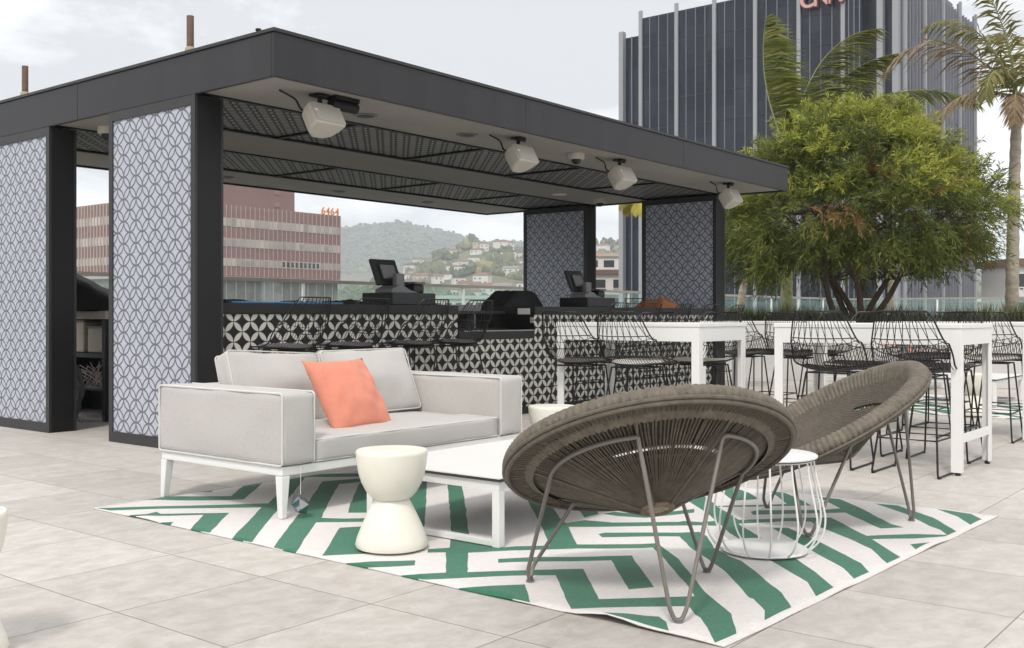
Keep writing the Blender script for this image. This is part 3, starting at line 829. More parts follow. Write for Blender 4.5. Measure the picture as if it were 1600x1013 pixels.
for k, (y, w_, h_) in enumerate(((.12, .38, .28), (.56, .40, .34), (1.02, .34, .30))):
    b_ = empty('storage_bin', (5.62, 9.2+y+w_/2, .62)); tag(b_, ['tan storage bin nearest the front under the counter top', 'tall tan storage bin in the middle under the counter top', 'tan storage bin at the back under the counter top'][k], 'bin', 'bins under the work counter')
    MB().box((-.17, -w_/2, .03), (.2, w_/2, h_)).build('body', 'tan_shelf', b_, bevel=.02)
    MB().box((-.18, -w_/2-.01, h_), (.21, w_/2+.01, h_+.012)).build('lid', 'plastic_grey', b_, bevel=.004)
MB().box((.10, .05, .60), (.66, 1.42, .645)).build('shelf', 'black_metal', wc)
cloth_heap('covered_grill', 5.72, 9.95, 1.06, 1.0, 1.5, .44, 'tarp_black', 'sloping black cover draped on top of the work counter', 'cover', 8, peak=lambda x: 1.0-.62*(x+.7) if x > -.7 else 1.0, rz=R(-38))
wr = empty('glass_rack', (5.45, 9.45, .31)); tag(wr, 'rack of pale thin rods on the low shelf in the dim gap', 'rack')
m_ = MB(); rq = random.Random(9)
for i in range(22): m_.tube([(rq.uniform(-.02, .12), rq.uniform(-.2, .5), .012), (rq.uniform(-.04, .1), rq.uniform(-.2, .5), rq.uniform(.14, .26))], .004, 5)
m_.build('rods', 'mullion_pale', wr)
MB().box((-.05, -.22, 0), (.16, .52, .012)).build('tray', 'plastic_grey', wr)
hz = empty('hose_coil', (5.30, 9.75, .0)); tag(hz, 'coiled grey hose standing against the counter in the gap', 'hose')
m_ = MB(); pts = []
for t in range(140):
    a = t*2*math.pi/28; rr = .27+.012*math.sin(t*.7); pts.append((-.02-.008*(t/28)+.02*math.sin(t), rr*math.cos(a), .30+rr*math.sin(a)))
m_.tube(pts, .013, 6); m_.build('coil', 'plastic_grey', hz, smooth=True)
m_ = MB()
rq = random.Random(4)
for i in range(9):
    p0 = Vector((-.06, rq.uniform(-.4, .4), rq.uniform(.3, .5))); p = [p0]
    for s in range(6): p.append(p[-1]+Vector((rq.uniform(-.05, .03), rq.uniform(-.12, .12), -.07)))
    p[-1].z = .012; m_.tube(spline(p, 4), .006, 5)
m_.build('loose_end', 'plastic_grey', hz, smooth=True)

# ceiling fittings ------------------------------------------------
def speaker(u, label):
    o = empty('ceiling_speaker', (u, 5.97, ZB+.02)); tag(o, label, 'speaker', None)
    M = Matrix.Translation((0, -.02, -.195)) @ Matrix.Rotation(R(-30), 4, 'X') @ Matrix.Diagonal((.90, .86, .80, 1)) 
    c = MB(); prof = []
    # cabinet in plan: flat front, rounded back
    out = [(-.165, -.10), (.165, -.10), (.155, .0), (.12, .08), (.06, .125), (-.06, .125), (-.12, .08), (-.155, .0)]
    k = len(out); vs = [(x, y, -.115) for x, y in out] + [(x, y, .115) for x, y in out]
    c.add(vs, [tuple(range(k-1, -1, -1)), tuple(range(k, 2*k))] + [(i, (i+1) % k, k+(i+1) % k, k+i) for i in range(k)])
    c.xf(M).build('cabinet', 'speaker_cream', o, bevel=.018)
    MB().box((-.152, -.109, -.102), (.152, -.1005, .102)).xf(M).build('grille', 'speaker_grille', o, bevel=.004)
    MB().box((-.150, -.1125, .0), (-.115, -.1092, .022)).xf(M).build('badge', 'white_metal', o)
    b = MB().box((-.05, -.05, -.022), (.05, .05, 0)).tube([(0, 0, -.02), (0, 0, -.10), (0, .0, -.16)], .018, 8)
    b.tube([(-.10, -.0, -.02), (.1, 0, -.02)], .012, 6)
    b.build('bracket', 'black_metal', o)
    w = MB(); w.tube(spline([(.0, .05, -.11), (-.08, .10, -.12), (-.16, .08, -.06), (-.24, .05, -.045), (-.30, .10, -.005)], 5), .008, 6); w.build('cable', 'wire_black', o)
    return o
for u, lb in ((5.20, 'cream loudspeaker hung under the near roof corner beside a black motor'), (7.60, 'cream loudspeaker under the roof edge, second from the near corner'), (9.33, 'cream loudspeaker under the roof edge beside the dome camera'), (11.83, 'cream loudspeaker at the far end of the roof, by the tree')):
    speaker(u, lb)
mo = empty('awning_motor', (5.40, 5.93, ZB+.02)); tag(mo, 'black round motor housing under the roof beside the first speaker', 'motor')
MB().lathe([(.038, -.13), (.043, -.11), (.043, .11), (.038, .13)], 20).xf(Matrix.Translation((0, 0, -.062)) @ Matrix.Rotation(R(90), 4, 'Y')).build('housing', 'black_metal', mo, smooth=True)
MB().box((-.12, -.05, -.03), (.12, .05, 0)).build('bracket', 'black_metal', mo)
def dome(u, v, label):
    o = empty('dome_camera', (u, v, ZB+.021)); tag(o, label, 'camera')
    MB().lathe([(.085, 0), (.085, -.05), (.075, -.062)], 28, cap0=True, cap1=True).build('housing', 'speaker_cream', o, smooth=True)
    MB().lathe([(.052, -.0625), (.048, -.085), (.03, -.105), (.008, -.112)], 20).build('lens_dome', 'plastic_black', o, smooth=True)
dome(8.72, 6.10, 'white dome camera under the roof edge between two speakers')
dome(4.95, 8.47, 'white dome camera in the gap between the left screens')
dome(12.3, 8.2, 'white dome camera in the gap between the right screens')
def downlight(u, v, label, lit=False):
    o = empty('recessed_downlight', (u, v, ZB+.0215)); tag(o, label, 'downlight', 'downlights in the pavilion ceiling')
    MB().lathe([(.10, 0), (.10, -.008), (.08, -.010)], 28).build('ring', 'white_metal' if lit else 'plastic_grey', o)
    MB().lathe([(.075, -.0102), (.07, -.012)], 24).build('lens', 'white_top' if lit else 'plastic_black', o)
for u, v, lb in ((5.98, 6.3, 'dark downlight in the front soffit nearest the first speaker'), (7.2, 6.25, 'dark downlight in the front soffit left of the second speaker'), (7.6, 10.4, 'dark downlight in the rear soffit above the office roof number'), (9.4, 10.4, 'dark downlight in the rear soffit over the hill ridge'), (11.1, 10.4, 'dark downlight in the rear soffit nearest the right screens')):
    downlight(u, v, lb)
downlight(11.5, 8.32, 'white downlight in the middle ceiling strip near the right screen', True)

# little posts and stubs on the roof edge
for (u, v, lb) in ((4.62, 6.76, 'rusty roof post nearer the roof corner'), (4.62, 9.28, 'rusty roof post farther back along the roof edge')):
    o = empty('roof_post', (u, v, ZT+.004)); tag(o, lb, 'post', 'rusty posts on the pavilion roof')
    MB().lathe([(.038, 0), (.04, .035), (.032, .05)], 14).build('socket', 'ochre_base', o, smooth=True)
    MB().lathe([(.027, .05), (.027, .285)], 14).build('pipe', 'rust', o, smooth=True)
tag(MB().lathe([(.012, 0), (.012, .03), (.02, .035), (.02, .05)], 10).build('roof_stub', 'black_metal', loc=(4.62, 5.95, ZT+.004)), 'tiny dark stub on the roof edge close to the corner', 'pipe stub')

# ================================================================== LOUNGE
# ---- rug -------------------------------------------------------
PN, PR, PLf = Vector(gp(1131, 1013)), Vector(gp(1560, 807.5)), Vector(gp(146, 795.5))
E1, E2 = PR-PN, PLf-PN
GREEN = [
 [(193,785),(248,778),(362,777),(379,761.6),(410,754.4),(381,782.4),(340,783.6),(230,784.4)],
 [(296,771),(334,767),(331,771)],
 [(150,796),(280,792.5),(419,788.5),(430,778),(452,749),(475,743),(567,741),(567,746),(476,748.5),(450,782),(428,805),(400,840),(394,850),(363,843.6),(408,795),(260,797),(172,800)],
 [(200,807.6),(230,805.6),(244,802),(252,805),(358,803.6),(346,816),(328,835),(297,829.6),(318,807),(230,809),(210,810.4)],
 [(249,819),(270,817.6),(266,822.6)],
 [(427,857.6),(460,813),(480,790),(504,753.6),(540,751),(564,749),(564,754.4),(530,758),(518,778),(502,811),(538,812),(590,811),(590,817),(495,818),(480,838),(463,866)],
 [(544,803),(547,790),(562,756),(600,754),(600,803)],
 [(630,751),(667,751),(666,790),(662,836),(612,838)],
 [(504,871),(531,826.5),(575,824),(640,824),(640,864),(558,868)],
 [(538,882.4),(580,879),(649,877.4),(648,885.6),(574,889.6)],
 [(699,755),(722,760),(727,790),(734,848),(731,866),(730,897),(697,899),(697,865),(703,857),(705,840),(702,790)],
 [(625,902),(660,899),(697,897),(730,896.5),(816,894),(911,891),(936,939),(1050,935.5),(1096,934),(1092,948),(1078,950),(1000,951),(940,953.6),(892,955),(868,901.5),(816,902),(730,905.5),(660,909)],
 [(669,860),(703,858),(697,865),(667,865.5)],
 [(712.5,922),(764,918),(820,916),(829,946)],
 [(734,848),(785,858.5),(806,856.5),(860,855),(902,852.7),(1000,852.5),(1028,851.3),(1039,860.5),(1060,875.5),(1088.6,911),(1101,927),(1142.6,961.7),(1165.6,996),(1133,1012.3),(1117,1008),(1095.5,968.6),(1087,964),(1076,950),(1085,933.7),(1076,920),(1041,879),(1019.5,858),(1000,859),(902,859.5),(860,861.5),(800,863),(731,866)],
 [(814,763),(835,765),(853,780),(876,813),(886,821),(901,853),(902,859),(861,861),(860,855),(845,822),(822,780)],
 [(884,819.7),(913,814.5),(957,818.6),(1060,817.5),(1069,816),(1096.6,818),(1122,815.6),(1122,823.7),(1094,823),(1000,824.5),(936,825.4),(887,825.4)],
 [(878,775),(902,770),(926,791),(936,805),(913.5,810.6),(900,793.6)],
 [(943,805),(959,801.5),(1000,805),(1060,800),(1085,797),(1085,803),(1010,811),(965,808)],
 [(935,836.8),(945,834.5),(1060,834.5),(1092,833),(1105,840),(1115,858),(1140,872),(1159,879),(1191,904),(1221,929.5),(1254,956),(1213,976.7),(1195.5,958),(1177,938.7),(1170,936.4),(1133.4,896),(1103.5,874.3),(1076,856),(1062,840.3),(1000,841),(941,841.8)],
 [(778,876),(840,873),(900,872.7),(954,870.8),(987,870.4),(1022,920),(983,923.5),(954.5,877.6),(900,879.5),(860,879.8),(800,881),(779,882)],
 [(943,970),(982,968),(1029,967.3),(1041,976.4),(1044,992),(1016,985),(982,978)],
 [(1070,764),(1090,770),(1112,785),(1124,795.5),(1154,814),(1154,820.6),(1174,832.4),(1201,850),(1248,878),(1275,897),(1320,925),(1294,938.5),(1262,913),(1230,894),(1209,881),(1164,851),(1140,834),(1117,814),(1100,800),(1075,785)],
 [(1112,759),(1150,761),(1171,772),(1186,782),(1145.5,784.5)],
 [(1122,792.4),(1230,789.6),(1204,769.5),(1229,771),(1248,781),(1268,792),(1180,793.5),(1123,794.2)],
 [(1268,777.5),(1282,778),(1314,781),(1342,794.5),(1392.5,820.7),(1412,826),(1376,828),(1321,803),(1284,804),(1176,806),(1172,801.3),(1182,799),(1284,799),(1314,796.4),(1280,780)],
 [(1154,814),(1230,811.6),(1298,811),(1354,839.4),(1362.5,845),(1389,862),(1420,875),(1400,885),(1361,860),(1327,844),(1280,825.4),(1268,817.5),(1230,816.5),(1154,820)],
 [(1353,839.4),(1394,837.6),(1427,836.3),(1480,837.6),(1469.5,830),(1452,824),(1415,805),(1366,788.4),(1404,791),(1458,811),(1508,834),(1493,842),(1428,844),(1396,844),(1362.5,845)],
 [(1465,798),(1520,804),(1549,815.4),(1529.5,824),(1496,809.4)],
 [(1422.6,854),(1466,853.5),(1443,863.4)],
 [(1206,826.5),(1231,826.5),(1278,847.5),(1321,869.5),(1346,882.6),(1373,898.5),(1351,909.4),(1317.5,890),(1280,869.5),(1268,862.5),(1234,842.5)],
 # hidden behind the chair and under the sofa
 [(600,741),(690,735),(700,742),(610,748)], [(740,735),(790,731),(800,745),(770,750)], [(760,756),(800,750),(830,756),(812,760)],
]
from mathutils.geometry import delaunay_2d_cdt
DET = E1.x*E2.y-E1.y*E2.x
def rug_st(p):
    d = Vector(p)-PN; return ((d.x*E2.y-d.y*E2.x)/DET, (E1.x*d.y-E1.y*d.x)/DET)
def rug_xy(s_, t_): return E1*s_ + E2*t_
def inside(p, poly):
    x, y = p; c = False
    for (x0, y0), (x1, y1) in zip(poly, poly[1:]+poly[:1]):
        if (y0 > y) != (y1 > y) and x < (x1-x0)*(y-y0)/(y1-y0)+x0: c = not c
    return c
def rug_at(label):
    polys = []; vs = []; es = []
    m0, m1 = .006, .005
    def wob(q): nv = noise.noise_vector(Vector((q.x*9, q.y*9, 4))); return Vector((nv.x, nv.y))*.0045
    def addloop(pts):
        o0 = len(vs); vs.extend(pts); n_ = len(pts)
        es.extend([(o0+i, o0+(i+1) % n_) for i in range(n_)])
    per = []
    for (a_, b_) in (((0, 0), (1, 0)), ((1, 0), (1, 1)), ((1, 1), (0, 1)), ((0, 1), (0, 0))):
        for i in range(60):
            t = i/60; s_, t_ = a_[0]+(b_[0]-a_[0])*t, a_[1]+(b_[1]-a_[1])*t
            q = rug_xy(s_, t_); per.append(q + Vector((noise.noise(Vector((q.x*1.6, q.y*1.6, 1))), noise.noise(Vector((q.x*1.6, q.y*1.6, 7)))))*.010)
    addloop(per)
    for poly in GREEN:
        pts = []
        for x, y in poly:
            s_, t_ = rug_st(gp(x, y)); pts.append(rug_xy(min(max(s_, -.012), .985), min(max(t_, .009), 1.01)))
        out = []
        for A, B in zip(pts, pts[1:]+pts[:1]):
            n_ = max(1, int((B-A).length/.05))
            for i in range(n_): q = A+(B-A)*(i/n_); out.append(q+wob(q))
        addloop(out); polys.append([(q.x, q.y) for q in out])
    for i in range(1, 46):
        for j in range(1, 60):
            vs.append(rug_xy(i/46+random.uniform(-.003, .003), j/60+random.uniform(-.003, .003)))
    V, E_, F = delaunay_2d_cdt(vs, es, [], 0, 1e-5)[:3]
    perl = [(q.x, q.y) for q in per]
    def z(q):
        s_, t_ = rug_st(PN+q); e = min(s_*E1.length, (1-s_)*E1.length, t_*E2.length, (1-t_)*E2.length)
        k = math.exp(-(max(0, e)/.10)**2)
        h = .0052 + .0022*(noise.noise(Vector((q.x*2.2, q.y*2.2, 3)))+.3)
        h += k*.011*max(0, noise.noise(Vector((q.x*3.0, q.y*3.0, 11)))+.05)
        d = ((t_-.115)*E2.length)**2/.011 + (s_*E1.length)**2/.010      # the lifted fold on the near edge
        return h + .024*math.exp(-d)
    mb = MB(); bb = [(min(p[0] for p in P), max(p[0] for p in P), min(p[1] for p in P), max(p[1] for p in P)) for P in polys]
    mb.v = [(q.x, q.y, z(q)) for q in V]
    for f in F:
        c = ((V[f[0]].x+V[f[1]].x+V[f[2]].x)/3, (V[f[0]].y+V[f[1]].y+V[f[2]].y)/3)
        if not inside(c, perl): continue
        g = 0
        for P, (x0, x1, y0, y1) in zip(polys, bb):
            if x0 <= c[0] <= x1 and y0 <= c[1] <= y1 and inside(c, P): g = 1; break
        f = list(f)
        ar = (V[f[1]].x-V[f[0]].x)*(V[f[2]].y-V[f[0]].y)-(V[f[1]].y-V[f[0]].y)*(V[f[2]].x-V[f[0]].x)
        if ar < 0: f.reverse()
        mb.f.append(tuple(f)); mb.m.append(g)
    # thickness: a second skin below and a rim
    ob = mb.build('patterned_rug', ['rug_white', 'rug_green'], smooth=True, angle=0, loc=(PN.x, PN.y, 0))
    sm = ob.modifiers.new('thickness', 'SOLIDIFY'); sm.thickness = .0045; sm.offset = -1
    return tag(ob, label, 'rug')
rug = rug_at('white flat rug with green maze stripes under the wicker chairs')
def dup(root, loc, rz=None, label=None, group=None):
    r = copy_tree(root); r.location = loc
    if rz is not None: r.rotation_euler = (0, 0, rz)
    if label: r['label'] = label
    if group: r['group'] = group
    return r
dup(rug, (11.0, 1.2, 0), None, 'second green striped rug lying beyond the white bar tables')

# ---- sofa ------------------------------------------------------
SU0, SU1, SV0, SV1 = 3.308, 5.227, 4.08, 5.14
def make_sofa():
    o = empty('outdoor_sofa', (SU0, SV0, 0)); tag(o, 'light grey two seat outdoor sofa with white piping and white legs', 'sofa')
    W, D = SU1-SU0, SV1-SV0
    f = MB().box((.012, .012, .216), (W-.012, D-.012, .262)); f.build('frame', 'white_metal', o, bevel=.006)
    for (x, y, sx, sy) in ((.035, .035, -1, -1), (W-.035, .035, 1, -1), (.035, D-.035, -1, 1), (W-.035, D-.035, 1, 1)):
        l = MB(); a, b = .026, .016
        t = [(x-a, y-a, .2155), (x+a, y-a, .2155), (x+a, y+a, .2155), (x-a, y+a, .2155)]
        cx, cy = x+sx*.012, y+sy*.012
        bt = [(cx-b, cy-b, .007), (cx+b, cy-b, .007), (cx+b, cy+b, .007), (cx-b, cy+b, .007)]
        l.add(bt+t, [(3, 2, 1, 0), (4, 5, 6, 7), (0, 1, 5, 4), (1, 2, 6, 5), (2, 3, 7, 6), (3, 0, 4, 7)])
        l.build('leg', 'white_metal', o, bevel=.004)
    def piping(parent, x, y0, y1, z0, z1, r=.02):
        p = MB(); p.tube(fillet([(x, y0, z0), (x, y1, z0), (x, y1, z1), (x, y0, z1)], r, 5, True), .0055, 6, closed=True); p.build('piping', 'piping', parent, smooth=True)
    for s, (x0, x1) in enumerate(((0, .212), (W-.212, W))):
        a = MB(); softbox(a, (x0, -.004, .264), (x1, D, .628), .022, (.012, .010, .012), 18, .010, s)
        ar = merge(a.build('arm', 'sofa_cloth', o, smooth=True, angle=0))
        piping(ar, x0+.004, .000, D-.004, .268, .626); piping(ar, x1-.004, .000, D-.004, .268, .626)
    b = MB(); softbox(b, (.213, D-.215, .264), (W-.213, D-.002, .622), .022, (.0, .008, .008), 16, .005, 5)
    bk = merge(b.build('back', 'sofa_cloth', o, smooth=True, angle=0))
    p = MB(); p.tube(fillet([(.22, D-.006, .27), (W-.22, D-.006, .27), (W-.22, D-.006, .618), (.22, D-.006, .618)], .02, 5, True), .0055, 6, closed=True); p.build('piping', 'piping', bk, smooth=True)
    c = MB(); softbox(c, (.214, .004, .264), (W-.214, D-.217, .385), .02, (.0, .005, .020), 20, .008, 7)
    cu = merge(c.build('seat_cushion', 'sofa_cloth', o, smooth=True, angle=0))
    for z in (.270, .380):
        p = MB(); p.tube(fillet([(.22, .010, z), (W-.22, .010, z), (W-.22, D-.225, z), (.22, D-.225, z)], .02, 4, True), .0045, 6, closed=True); p.build('piping', 'piping', cu, smooth=True)
    for k, xc in enumerate((.585, 1.335)):
        c = MB(); softbox(c, (-.355, -.055, 0), (.355, .055, .43), .028, (-.004, .072, -.010), 26, .016, 11+k, puff=1.7)
        M = Matrix.Translation((xc, D-.345, .383)) @ Matrix.Rotation(R((-20, -23)[k]), 4, 'X') @ Matrix.Rotation(R((2, 1)[k]), 4, 'Y') @ Matrix.Rotation(R((4, -3)[k]), 4, 'Z')
        c.xf(M); bc = merge(c.build('back_cushion', 'sofa_cloth', o, smooth=True, angle=0))
        for yy in (-.053, .053):
            p = MB(); p.tube(fillet([(-.350, yy, .005), (.350, yy, .005), (.350, yy, .425), (-.350, yy, .425)], .03, 5, True), .0038, 6, closed=True); p.xf(M); p.build('piping', 'piping', bc, smooth=True)
    return o
sofa = make_sofa()

def pillow_mesh(s, t, seed):
    mb = MB(); n = 26
    for sg in (1, -1):
        def fn(U, V):
            x, y = 2*U-1, 2*V-1
            th = t*((1-x**2)**.45)*((1-y**2)**.45)*(1-.18*(x*x+y*y))
            px = s*x*(1-.07*(1-y*y)*abs(x)); py = s*y*(1-.07*(1-x*x)*abs(y))
            w = .012*noise.noise(Vector((x*3+seed, y*2.2, sg)))*((1-x*x)*(1-y*y))**.3
            w += .012*math.sin(11*x+7*y+seed)*max(0, (abs(x)-.35))*(1-y*y)*(1-x*x)*3 + .006*math.sin(13*y-5*x)*max(0, -x+.1)*(1-y*y)*(1-x*x)*2
            return (px, sg*(th+w), py) if sg == 1 else (-px, sg*(th+w), py)
        mb.grid(fn, n, n)
    return mb
def make_pillow(loc, rot, label):
    o = merge(pillow_mesh(.240, .095, 1).build('throw_pillow', 'coral', smooth=True, angle=0), 5e-4)
    o.location = loc; o.rotation_euler = rot
    return tag(o, label, 'pillow', 'coral throw pillows')
pil1 = make_pillow((SU0+.765, SV0+.345, .560), (R(-34), R(0), R(2)), 'coral throw pillow leaning on the near grey sofa')

# hanging ornament on the sofa rail
ho = empty('hanging_ornament', (3.41, 4.06, .075)); tag(ho, 'faceted silver ornament on a string below the sofa', 'ornament')
m_ = MB(); random.seed(5); blob(m_, (0, 0, 0), .045, 1.15); m_.build('faceted_ball', 'silver', ho)
MB().tube([(0, 0, .045), (.002, 0, .12), (0, .0, .19)], .0016, 5).build('string', 'string', ho)
random.seed(7)

# ---- coffee table ----------------------------------------------
def make_coffee():
    o = empty('coffee_table', (3.48, 2.84, 0)); tag(o, 'low white coffee table with dark edged top beside the cream stool', 'coffee table')
    W, D = 1.22, .82
    MB().box((-.012, -.012, .308), (W+.012, D+.012, .313)).build('top', 'white_top', o)
    MB().box((-.012, -.012, .296), (W+.012, D+.012, .3075)).build('top_edge', 'dark_edge', o)
    f = MB()
    for a, b in (((0, 0), (W, .04)), ((0, D-.04), (W, D)), ((0, .0401), (.04, D-.0401)), ((W-.04, .0401), (W, D-.0401))): f.box((a[0], a[1], .255), (b[0], b[1], .2955))
    f.build('apron', 'white_metal', o)
    for x in (0, W-.04):
        for y in (0, D-.04): MB().box((x, y, .008), (x+.04, y+.04, .2545)).build('leg', 'white_metal', o, bevel=.003)
    for x in (0, W-.04): MB().box((x+.006, .0405, .010), (x+.034, D-.0405, .038)).build('floor_rail', 'white_metal', o, bevel=.003)
    return o
coffee = make_coffee()

# ---- hourglass stools ------------------------------------------
def make_stool():
    o = empty('hourglass_stool', (0, 0, 0)); tag(o, '', 'stool', 'cream hourglass stools')
    prof_low = [(.02, .004), (.138, .004), (.153, .010), (.157, .022), (.150, .05), (.128, .105), (.105, .155), (.086, .192), (.074, .212)]
    prof_top = [(.074, .2125), (.092, .226), (.112, .25), (.130, .285), (.143, .325), (.151, .37), (.155, .41), (.155, .420), (.150, .426), (.02, .427)]
    MB().lathe(prof_low, 56).build('base', 'cream_plastic', o, smooth=True)
    MB().lathe(prof_top, 56).build('seat', 'cream_plastic', o, smooth=True)
    return o
stool = make_stool()
su, sv = cam2uv(-.520, 4.51)
stool.location = (su, sv, .007); stool['label'] = 'cream hourglass stool on the rug in front of the coffee table'
def st(X, Y, lb, z=0.003):
    u, v = cam2uv(X, Y); return dup(stool, (u, v, z), None, lb)
st(-1.655, 3.07, 'cream hourglass stool cut by the left picture edge')
st(.26, 6.75, 'cream hourglass stool half hidden behind the near wicker chair')
u_, v_ = 11.1, 2.91; dup(stool, (u_, v_, .008), None, 'cream hourglass stool seen between the table legs on the far rug')
dup(stool, (12.4, 2.35, .008), None, 'cream hourglass stool at the right picture edge on the far rug')

# ---- wire side table -------------------------------------------
def make_wire_table():
    o = empty('wire_side_table', (0, 0, 0)); tag(o, 'round white wire cage side table on the rug between wicker chairs', 'side table')
    MB().lathe([(.03, .4045), (.218, .4045), (.222, .408), (.222, .414), (.218, .417), (.03, .417)], 48).build('top', 'white_top', o, smooth=True)
    MB().lathe([(.03, .401), (.219, .401), (.219, .4044), (.03, .4044)], 48).build('top_edge', 'dark_edge', o)
    MB().lathe([(.03, .012), (.176, .012), (.176, .018), (.03, .018)], 48).build('base_plate', 'white_top', o)
    w = MB()
    for k in range(14):
        a = 2*math.pi*k/14+.1
        pr = [(.205, .400), (.213, .34), (.229, .27), (.245, .20), (.252, .15), (.245, .095), (.222, .05), (.188, .018), (.160, .0095)]
        w.tube(spline([(r*math.cos(a), r*math.sin(a), z) for r, z in pr], 3), .0042, 6)
    w.build('wires', 'white_metal', o, smooth=True)
    h = MB()
    for r, z in ((.205, .398), (.178, .0105)): h.tube([(r*math.cos(t*math.pi/24), r*math.sin(t*math.pi/24), z) for t in range(48)], .0045, 6, closed=True)
    h.build('hoops', 'white_metal', o, smooth=True)
    return o
wt = make_wire_table(); u_, v_ = cam2uv(1.075, 4.45); wt.location = (u_, v_, .0075)

# ---- wicker chairs ---------------------------------------------
def make_wicker():
    o = empty('wicker_chair', (0, 0, 0)); tag(o, '', 'armchair', 'round wicker cone chairs')
    T = R(29.5); RO = .535
    M = Matrix.Translation((.04, .008, .508)) @ Matrix.Rotation(-T, 4, 'X')     # bowl frame: +z of the frame is the opening
    sh = empty('bowl', (0, 0, 0)); sh.parent = o
    sh.matrix_local = M
    cone = lambda r: -(.034+(.43-r)*.475)
    # rolled rim wrapped in cane: small ridges run round it
    g = MB(); NR = 120; NA = NR*6
    sec = [(.405, -.050), (.420, -.022), (.438, .004), (.458, .022), (.482, .030), (.505, .026), (.523, .015), (.533, .0), (.534, -.018), (.526, -.030), (.500, -.030), (.466, -.036), (.428, -.060)]
    def fn(U, V):
        a = 2*math.pi*U; k = V*(len(sec)-1); i = min(int(k), len(sec)-2); t = k-i
        r = sec[i][0]*(1-t)+sec[i+1][0]*t; z = sec[i][1]*(1-t)+sec[i+1][1]*t
        rd = .0055*(abs(math.sin(a*NR/2))-.55)
        ns = .0018*noise.noise(Vector((math.cos(a)*6, math.sin(a)*6, V*3)))*.6
        return ((r+rd*(r-.47)/.06+ns)*math.cos(a), (r+rd*(r-.47)/.06+ns)*math.sin(a), z+rd*(1 if V < .55 else -1)+ns)
    g.grid(fn, NA, 20, wrap=True); g.build('rim', 'wicker_rim', sh, smooth=True, angle=0)
    cd = MB(); cd.tube([(.531*math.cos(t*math.pi/60), .531*math.sin(t*math.pi/60), -.030) for t in range(120)], .0075, 7, closed=True)
    cd.tube([(.520*math.cos(t*math.pi/60), .520*math.sin(t*math.pi/60), -.041) for t in range(120)], .0095, 7, closed=True); cd.build('rim_cord', 'wicker_strand', sh, smooth=True)
    # dense woven parts of the cone (two skins so it has thickness)
    for off, mt_, nm_ in ((0.010, 'wicker', 'woven_seat'), (.004, 'wicker_dark', 'woven_cone')):
        d = MB()
        for (ra, rb) in ((.290, .431), (.052, .270)):
            def f2(U, V):
                a = 2*math.pi*U; r = ra+(rb-ra)*V
                rd = .0014*(1 if int(round(U*260)) % 2 else -1)
                return ((r+rd)*math.cos(a), (r+rd)*math.sin(a), cone(r)+off+rd*.5)
            d.grid(f2, 260, 7, wrap=True)
        def f3(U, V):                 # the open band shows only behind the sitter's back
            a = R(-90)+R(46)+R(268)*U; r = .270+.020*V
            return (r*math.cos(a), r*math.sin(a), cone(r)+off)
        d.grid(f3, 120, 1)
        d.build(nm_, mt_, sh, smooth=True, angle=0)
    s = MB(); NS = 180
    for k in range(NS):
        a = 2*math.pi*k/NS+random.uniform(-.006, .006); pts = []
        for r in (.052, .11, .18, .25, .30, .36, .435):
            b = a+random.uniform(-.004, .004); z = cone(r)-.0085
            pts.append((r*math.cos(b), r*math.sin(b), z))
        pts += [(.470*math.cos(a), .470*math.sin(a), -.0455), (.512*math.cos(a), .512*math.sin(a), -.040)]
        s.tube(pts, [.0011, .0020, .0026, .0030, .0032, .0033, .0033, .0032, .0030], 4, caps=False)
    s.build('cane_strands', 'wicker_strand', sh, smooth=True)
    hp = MB()
    for r in (.258, .30): hp.tube([(r*math.cos(t*math.pi/40), r*math.sin(t*math.pi/40), cone(r)-.004) for t in range(80)], .0035, 5, closed=True)
    hp.build('cane_hoops', 'wicker_strand', sh, smooth=True)
    hb = MB(); hb.tube([(.052*math.cos(t*math.pi/20), .052*math.sin(t*math.pi/20), cone(.052)-.008) for t in range(40)], .0115, 8, closed=True)
    hb.build('hub_ring', 'hub_rattan', sh, smooth=True)
    hw = MB()
    for k in range(9):
        x = -.040+k*.010; y = math.sqrt(max(0, .047**2-x*x)); hw.tube([(x, -y, cone(.052)-.008), (x, y, cone(.052)-.008)], .0042, 5)
    hw.build('hub_weave', 'hub_pale', sh, smooth=True)
    # frame: three hairpin legs joined by arches that hug the cone
    PH = [R(-90), R(30), R(150)]; SP = R(24); RA = .372
    def on(r, a, dz=-.024): return M @ Vector((r*math.cos(a), r*math.sin(a), cone(r)+dz))
    for i, ph in enumerate(PH):
        l = MB(); foot = Vector((.41*math.cos(ph), .41*math.sin(ph), .013))
        tang = Vector((-math.sin(ph), math.cos(ph), 0))
        A, B = on(RA, ph-SP), on(RA, ph+SP)
        f1, f2 = foot - tang*.030 + Vector((0, 0, .035)), foot + tang*.030 + Vector((0, 0, .035))
        a0, a1 = ph+SP, ph+2*math.pi/3-SP
        arch = [on(RA+.012*math.sin(math.pi*t/9), a0+(a1-a0)*t/9) for t in range(1, 9)]
        # a hairpin from the arm top on one side down to the floor and up again, then the hoop to the next leg
        C2 = on(RA, a1)
        pts = fillet([A, f1, foot - tang*.012 + Vector((0, 0, -.004)), foot + tang*.012 + Vector((0, 0, -.004)), f2, B] + arch + [C2], .045, 5)
        l.tube(pts, .0078, 8); lg = l.build('leg', 'steel_grey', o, smooth=True)
        MB().lathe([(.016, 0), (.016, .007)], 14, c=(foot.x, foot.y, .0)).build('foot_pad', 'plastic_grey', lg)
    rd = MB()
    for ph in PH:
        for sgn in (-1, 1):
            a = ph+sgn*SP; rd.tube([on(.06, ph+sgn*R(30), -.014), on(.2, ph+sgn*R(26), -.014), on(RA, a, -.016), on(.44, ph+sgn*R(23), -.016)], .0055, 7)
    rd.build('rods', 'wicker_strand', o, smooth=True)
    return o
